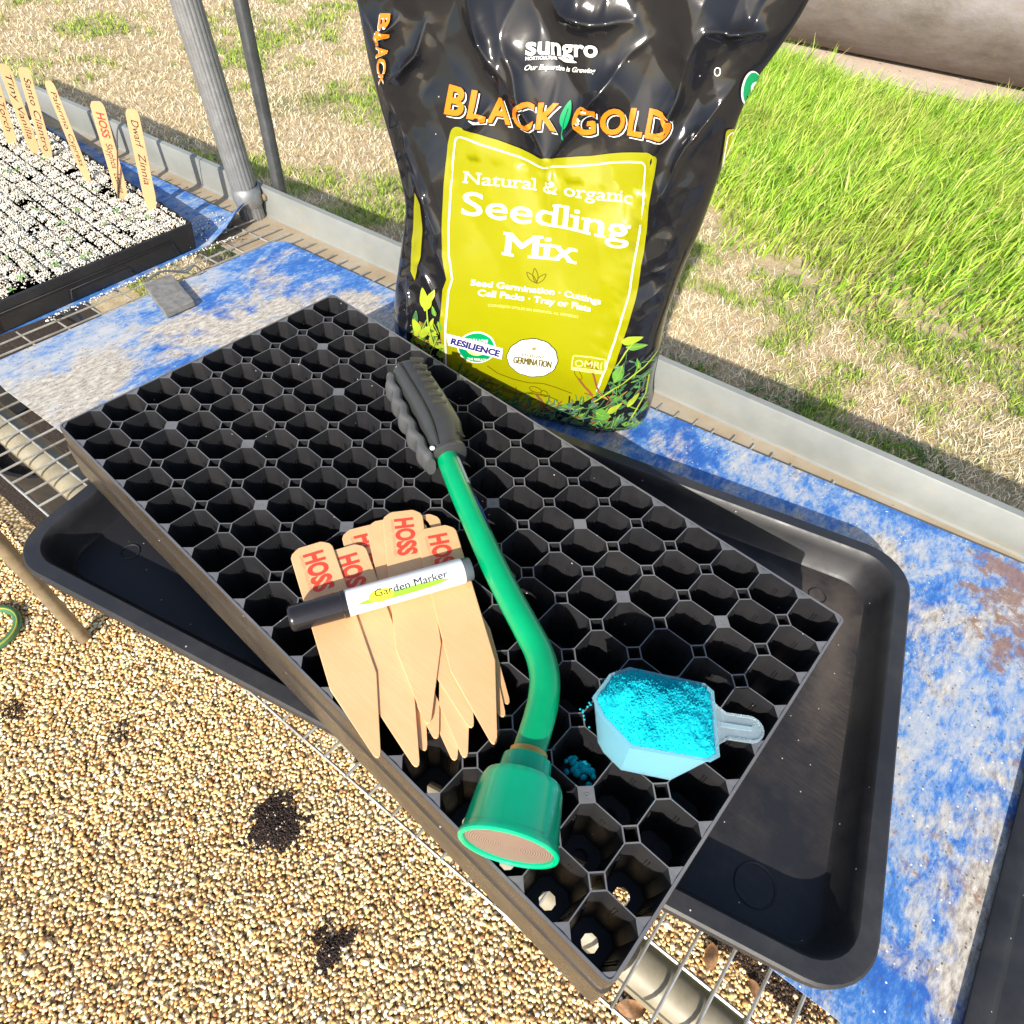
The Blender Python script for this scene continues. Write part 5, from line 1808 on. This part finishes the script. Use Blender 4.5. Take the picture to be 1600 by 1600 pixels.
def serifs(s, u0, v0, u1, v1, cap, bold, w, h):
    """slab serifs at the feet and heads of the stems"""
    full = fit_text(s, math.hypot(u1 - u0, v1 - v0), cap, bold)[0]
    ang = math.atan2(v1 - v0, u1 - u0)
    d = np.array([math.cos(ang), math.sin(ang)]); up = np.array([d[1], -d[0]])
    adv = 0.0
    tot = text2d(s, 1.0, bold)[0]
    sc = (math.hypot(u1 - u0, v1 - v0)) / (tot[:, 0].max() - tot[:, 0].min())
    scy = cap / (text2d('H', 1.0, bold)[0][:, 1].max() - text2d('H', 1.0, bold)[0][:, 1].min())
    x00 = tot[:, 0].min()
    for i, ch in enumerate(s):
        if ch == ' ': continue
        pre = text2d(s[:i + 1], 1.0, bold)[0]
        one = text2d(ch, 1.0, bold)[0]
        right = pre[:, 0].max(); left = right - (one[:, 0].max() - one[:, 0].min())
        l, r = (left - x00) * sc, (right - x00) * sc
        top = one[:, 1].max() * scy
        xh = text2d('x', 1.0, bold)[0][:, 1].max() * scy
        sw = w * .5
        spots = {'l': [((l + r) / 2, 0, 1), ((l + r) / 2 - sw * .4, top - h, .7)], 'i': [((l + r) / 2, 0, 1), ((l + r) / 2 - sw * .4, xh - h, .7)],
                 'n': [(l + sw * .45, 0, .9), (r - sw * .45, 0, .9), (l + sw * .1, xh - h, .6)], 'r': [(l + sw * .45, 0, 1), (l + sw * .1, xh - h, .6)],
                 'd': [(r - sw * .4, top - h, .7), (r - sw * .05, 0, .6)], 'M': [(l + sw * .45, 0, .95), (r - sw * .45, 0, .95), (l + sw * .2, top - h, .8), (r - sw * .2, top - h, .8)],
                 'N': [(l + sw * .4, 0, .9), (l + sw * .3, top - h, .8), (r - sw * .4, top - h, .9)], 'u': [(l + sw * .2, xh - h, .6), (r - sw * .6, xh - h, .6), (r, 0, .5)],
                 'a': [(r, 0, .5)], 't': [], 'x': [(l + sw * .5, 0, .8), (r - sw * .5, 0, .8), (l + sw * .5, xh - h, .8), (r - sw * .5, xh - h, .8)]}.get(ch, [])
        for x, y, k in spots:
            c = np.array([u0, v0]) + d * x + up * y
            serif(c[0], c[1], w * k, h, ang)


serifs('Seedling', 720, 335, 985, 372, 39, 0.007, 19, 3.6)
serifs('Mix', 789, 400, 898, 414, 37, 0.0, 20, 4.2)
serifs('Natural & organic', 727, 283, 991, 315, 19, 0.0, 9.5, 2.2)
for (a, b_, w) in (((836, 445), (822, 428), 7), ((836, 446), (834, 422), 7), ((836, 446), (851, 432), 7)):
    a, b_ = np.array(a, float), np.array(b_, float); m_ = (a + b_) / 2; nn = np.array([-(b_ - a)[1], (b_ - a)[0]]); nn = nn / np.hypot(*nn) * w * .55
    lab.line(smooth_closed([a, m_ + nn, b_, m_ - nn]), 1.3, 9, 1, True)
lab.text('Seed Germination · Cuttings', 735, 447, 939, 475, 9.5, 1, 1, 0.022)
lab.text('Cell Packs · Tray or Flats', 746, 463, 922, 488, 9.5, 1, 1, 0.022)
lab.text('CONSEJOS UTILES EN ESPANOL AL REVERSO', 762, 480, 902, 499, 3.6, 12, 1, 0.0)
# green ring with ribbon
def ring(cx, cy, rx, ry, n=36, a0=0, a1=360, tilt=.15):
    return [(cx + rx * math.cos(t) * math.cos(tilt) - ry * math.sin(t) * math.sin(tilt), cy + rx * math.cos(t) * math.sin(tilt) + ry * math.sin(t) * math.cos(tilt)) for t in np.linspace(rad(a0), rad(a1), n, endpoint=(a1 - a0) < 359)]
lab.poly(ring(747, 540, 29, 23.5), 1, 1)
lab.poly(ring(747, 540, 27, 21.5), 3, 2)
lab.poly(ring(747, 540, 15, 11), 12, 3)
lab.text("YOU'LL LOVE", 731, 529, 764, 533, 5.0, 1, 4, 0.03, grid=20)
lab.text('THE RESULTS', 733, 557, 762, 560, 3.6, 1, 4, 0.03, grid=20)
lab.poly([(703, 515), (788, 542), (786, 558), (706, 533)], 4, 5)
lab.poly([(705, 517.5), (786, 543), (784.6, 556), (707, 531.5)], 11, 6)
lab.text('RESILIENCE', 709, 530, 782, 553, 9.5, 10, 7, 0.05)
# scalloped seal
sc_ = []
for t in np.linspace(0, 2 * np.pi, 96, endpoint=False):
    k_ = 1 + 0.035 * abs(math.cos(t * 6)); sc_.append((833 + 39 * k_ * math.cos(t) - 2 * math.sin(t), 557.5 + 27.5 * k_ * math.sin(t) + 4 * math.cos(t)))
lab.poly(sc_, 2, 1)
lab.poly([(833 + (x - 833) * .965, 557.5 + (y - 557.5) * .955) for x, y in sc_], 11, 2)
lab.line([(833 + (x - 833) * .88, 557.5 + (y - 557.5) * .86) for x, y in sc_], 0.8, 12, 3, True)
for t in np.linspace(-1.2, 1.2, 7):
    lab.poly([(835 - 1.6, 546), (835 + 1.6, 546), (835 + 8 * math.sin(t), 546 - 8 * math.cos(t) + 1)], 5, 3 + abs(t) * .1)
lab.text('EXCELLENT', 817, 553, 851, 558, 4.0, 9, 4, 0.02, grid=20)
for k_, dx_ in enumerate((-.5, 0, .5)): lab.text('GERMINATION', 804, 563, 862, 571, 9.5, 9, 4 + .1 * k_, 0.0, du=dx_)
# certification mark
lab.line(rounded_poly([(896, 553), (947, 558), (945, 578), (894, 573)], [4] * 4), 1.6, 12, 1, True)
lab.text('OMRI', 899, 568, 941, 571, 9.0, 12, 2, 0.0)
lab.poly([(894, 568.5), (945, 573.5), (945, 578), (894, 573)], 12, 3)
lab.text('LISTED', 904, 573, 934, 576, 2.6, 0, 4, 0.02, grid=20)
# vine drawn in line at the foot of the panel
vin = [(705, 578), (722, 590), (745, 592), (770, 600), (792, 606), (815, 609), (838, 612)]
for k, (du, dv) in enumerate(((0, 0), (12, 12), (30, 6), (60, 8), (95, -6))):
    lab.line([(u + du * .6, v + dv + 4 * math.sin(i * 1.7 + k)) for i, (u, v) in enumerate(vin)], 1.2, 9, 1)
for cx, cy in ((712, 588), (728, 603), (760, 594), (775, 612), (790, 622), (838, 606), (852, 612), (905, 580), (925, 572)):
    lab.line(ring(cx, cy, 8 + 3 * math.sin(cx), 4, 12, tilt=math.sin(cy)), 1.1, 9, 1, True)
for pts in ([(838, 612), (848, 622), (853, 634)], [(905, 585), (916, 600), (928, 612)], [(922, 560), (930, 585), (938, 608)]):
    lab.line(pts, 3.0, 8, 2)

# brand lettering: white edge, black gap, orange face
def tri(s, u0, v0, u1, v1, cap, bold):
    for du, dv, mi, ly in ((3.6, 4.4, 1, 0), (2.0, 2.5, 2, 1), (0, 0, 5, 2)):
        lab.text(s, u0, v0, u1, v1, cap, mi, ly, bold, du=du, dv=dv, spacing=1.0, grid=8)


def arc_word(word, pts, bold):
    """letters one by one: (left foot, right foot, cap height)"""
    for ch, (u0, v0, u1, v1, cap) in zip(word, pts): tri(ch, u0, v0, u1, v1, cap, bold)


arc_word('BLACK', [(696, 175, 725, 180, 44), (732, 182, 759, 186, 43), (762, 187, 799, 192, 42), (802, 193, 833, 197, 41), (838, 197, 873, 202, 41)], 0.028)
arc_word('GOLD', [(899, 205, 933, 206, 41), (938, 206, 976, 209, 41), (981, 209, 1004, 212, 41), (1009, 212, 1043, 216, 42)], 0.028)
lab.poly(smooth_closed([(886, 200), (877, 190), (879, 175), (891, 158), (894, 172), (892, 190)]), 3, 2)
lab.line([(890, 164), (885, 185), (884, 198), (884, 212)], 1.6, 3, 3)
lab.line([(889, 170), (885, 186), (884.5, 198)], 0.9, 2, 4)
# maker's mark
lab.text('sungro', 822, 86, 935, 90, 30, 1, 1, 0.026)
lab.text('HORTICULTURE', 822, 94, 870, 96, 5.4, 1, 1, 0.03, grid=20)
lab.poly(smooth_closed([(872, 91), (882, 91), (895, 95), (902, 99), (890, 99), (880, 96)]), 1, 1)
lab.text('Our Expertise is Growing', 821, 109, 932, 116, 8.0, 1, 1, 0.016, 0.25)
# side panels
for k, ch in enumerate('BLACK'):
    v0 = (24, 50, 69, 88, 112)[k]; wd = (24, 17, 18, 22, 16)[k]; cp = (18, 18, 17, 14, 8)[k]
    uu = (599.5, 598, 597.5, 598, 600)[k]
    for du, dv, mi, ly in ((-1.6, 1.6, 1, 0), (0, 0, 5, 2)):
        lab.text(ch, uu, v0, uu - .3, v0 + wd, cp, mi, ly, 0.028, du=du, dv=dv, grid=8)
lab.poly(rounded_poly([(1131, 203), (1153, 205), (1146, 240), (1134, 270), (1121, 292)], [6, 0, 0, 0, 0]), 0, 0)
lab.line([(1122, 284), (1133, 214), (1138, 209), (1152, 211)], 1.4, 1, 1)
lab.line(ring(1141, 230, 5, 5, 16), 1.0, 9, 1, True)
lab.poly(ring(1170, 142, 17, 31, tilt=.2), 1, 0)
lab.poly(ring(1171, 142, 15, 29, tilt=.2), 3, 1)
lab.poly(ring(1176, 142, 9, 13, tilt=.2), 11, 2)
lab.poly(ring(1177, 141, 4, 6, tilt=.2), 10, 3)
lab.line(ring(1115, 118, 5, 6.5, 14), 1.6, 11, 1, True)
lab.poly([(650, 300), (660, 318), (663, 360), (661, 400), (653, 436), (645, 424), (643, 380), (646, 330)], 0, 0)
lab.build('printed_label', [M[k] for k in ('f_lime', 'f_white', 'f_black', 'f_green', 'f_silver', 'f_orange', 'f_green2', 'f_green3', 'f_brown', 'f_line', 'f_navy', 'f_white', 'f_pale')], bag)

# printed seedlings round the foot of the bag
lv = Print()
rl = random.Random(21)
def leaf(cx, cy, L, w, ang, mi, ly):
    d = np.array([math.cos(ang), math.sin(ang)]); nn = np.array([-d[1], d[0]])
    c = np.array([cx, cy]); a, b_ = c - d * L / 2, c + d * L / 2
    lv.poly(smooth_closed([a, c - d * L * .15 + nn * w / 2, b_, c - d * L * .15 - nn * w / 2], 4), mi, ly, 12)
    if L > 13: lv.line([a, c, b_], 0.8, 4, ly + .5, grid=20)
foot = [(640, 520), (700, 580), (740, 608), (790, 634), (840, 652), (900, 662), (960, 652), (1000, 630), (1020, 600)]
def ypanel(u): return np.interp(u, [690, 738, 780, 840, 900, 944, 962, 979, 992, 1030], [574, 602, 622, 640, 632, 606, 562, 510, 470, 430])
def yfoot(u): return np.interp(u, [640, 700, 760, 830, 900, 945, 985, 1012, 1024], [545, 600, 640, 668, 680, 682, 672, 655, 620])
for k in range(480):
    u = rl.uniform(700, 1022)
    top = ypanel(u) - 6 if u < 950 else max(570 - (u - 950) * .15, 556)
    v = rl.uniform(top, yfoot(u) - 2)
    mi = rl.choice([0, 0, 1, 1, 1, 3, 3, 2, 1, 5]) if u > 830 else rl.choice([0, 1, 1, 3, 2, 4])
    ang = rl.gauss(-0.35, .7)
    if rl.random() < .45: lv.line([(u, v), (u + 13 * math.cos(ang), v + 13 * math.sin(ang) - 2), (u + 26 * math.cos(ang - .3), v + 24 * math.sin(ang - .3))], rl.uniform(1, 2.4), mi, k * .006, grid=12)
    else: leaf(u, v, rl.uniform(7, 19), rl.uniform(4, 9), ang, mi, k * .006)
for k in range(70):
    u = rl.uniform(642, 693); v = rl.uniform(490, 575)
    if v > yfoot(u) - 4 or (v < 530 and u < 650): continue
    leaf(u, v, rl.uniform(8, 22), rl.uniform(4, 10), rl.uniform(-2.2, .2), rl.choice([0, 4, 4, 2, 0, 1]), k * .012)
for u, v, L, w, an, mi in ((668, 462, 32, 13, -1.1 - .6, 4), (676, 466, 34, 13, -1.2, 4), (684, 482, 16, 8, -1.9, 0), (657, 502, 24, 12, -2.0, 4), (671, 512, 26, 12, -.8, 4), (662, 528, 22, 11, .6, 4),
                      (985, 530, 30, 13, -.15, 4), (990, 541, 30, 11, .05, 0), (966, 578, 26, 15, -1.1, 0), (945, 640, 22, 16, .4, 0), (905, 655, 24, 12, -.3, 0), (985, 625, 26, 9, -.9, 4), (960, 632, 22, 9, -.5, 4)):
    leaf(u, v, L, w, an, mi, 4)
for pts in ([(672, 470), (676, 500), (684, 540)], [(690, 520), (678, 545), (676, 570)], [(962, 566), (975, 548), (985, 535)], [(1005, 590), (1000, 620), (985, 650)], [(1015, 560), (1000, 575), (960, 600), (930, 620)]):
    lv.line(pts, 1.8, 4, 5)
for u, v in ((660, 540), (688, 508), (668, 560)): leaf(u, v, 18, 6, 1.1, 5, 3.5)
lv.build('printed_leaves', [M[k] for k in ('f_green2', 'f_green3', 'f_brown', 'f_green5', 'f_green4', 'f_black')], bag)
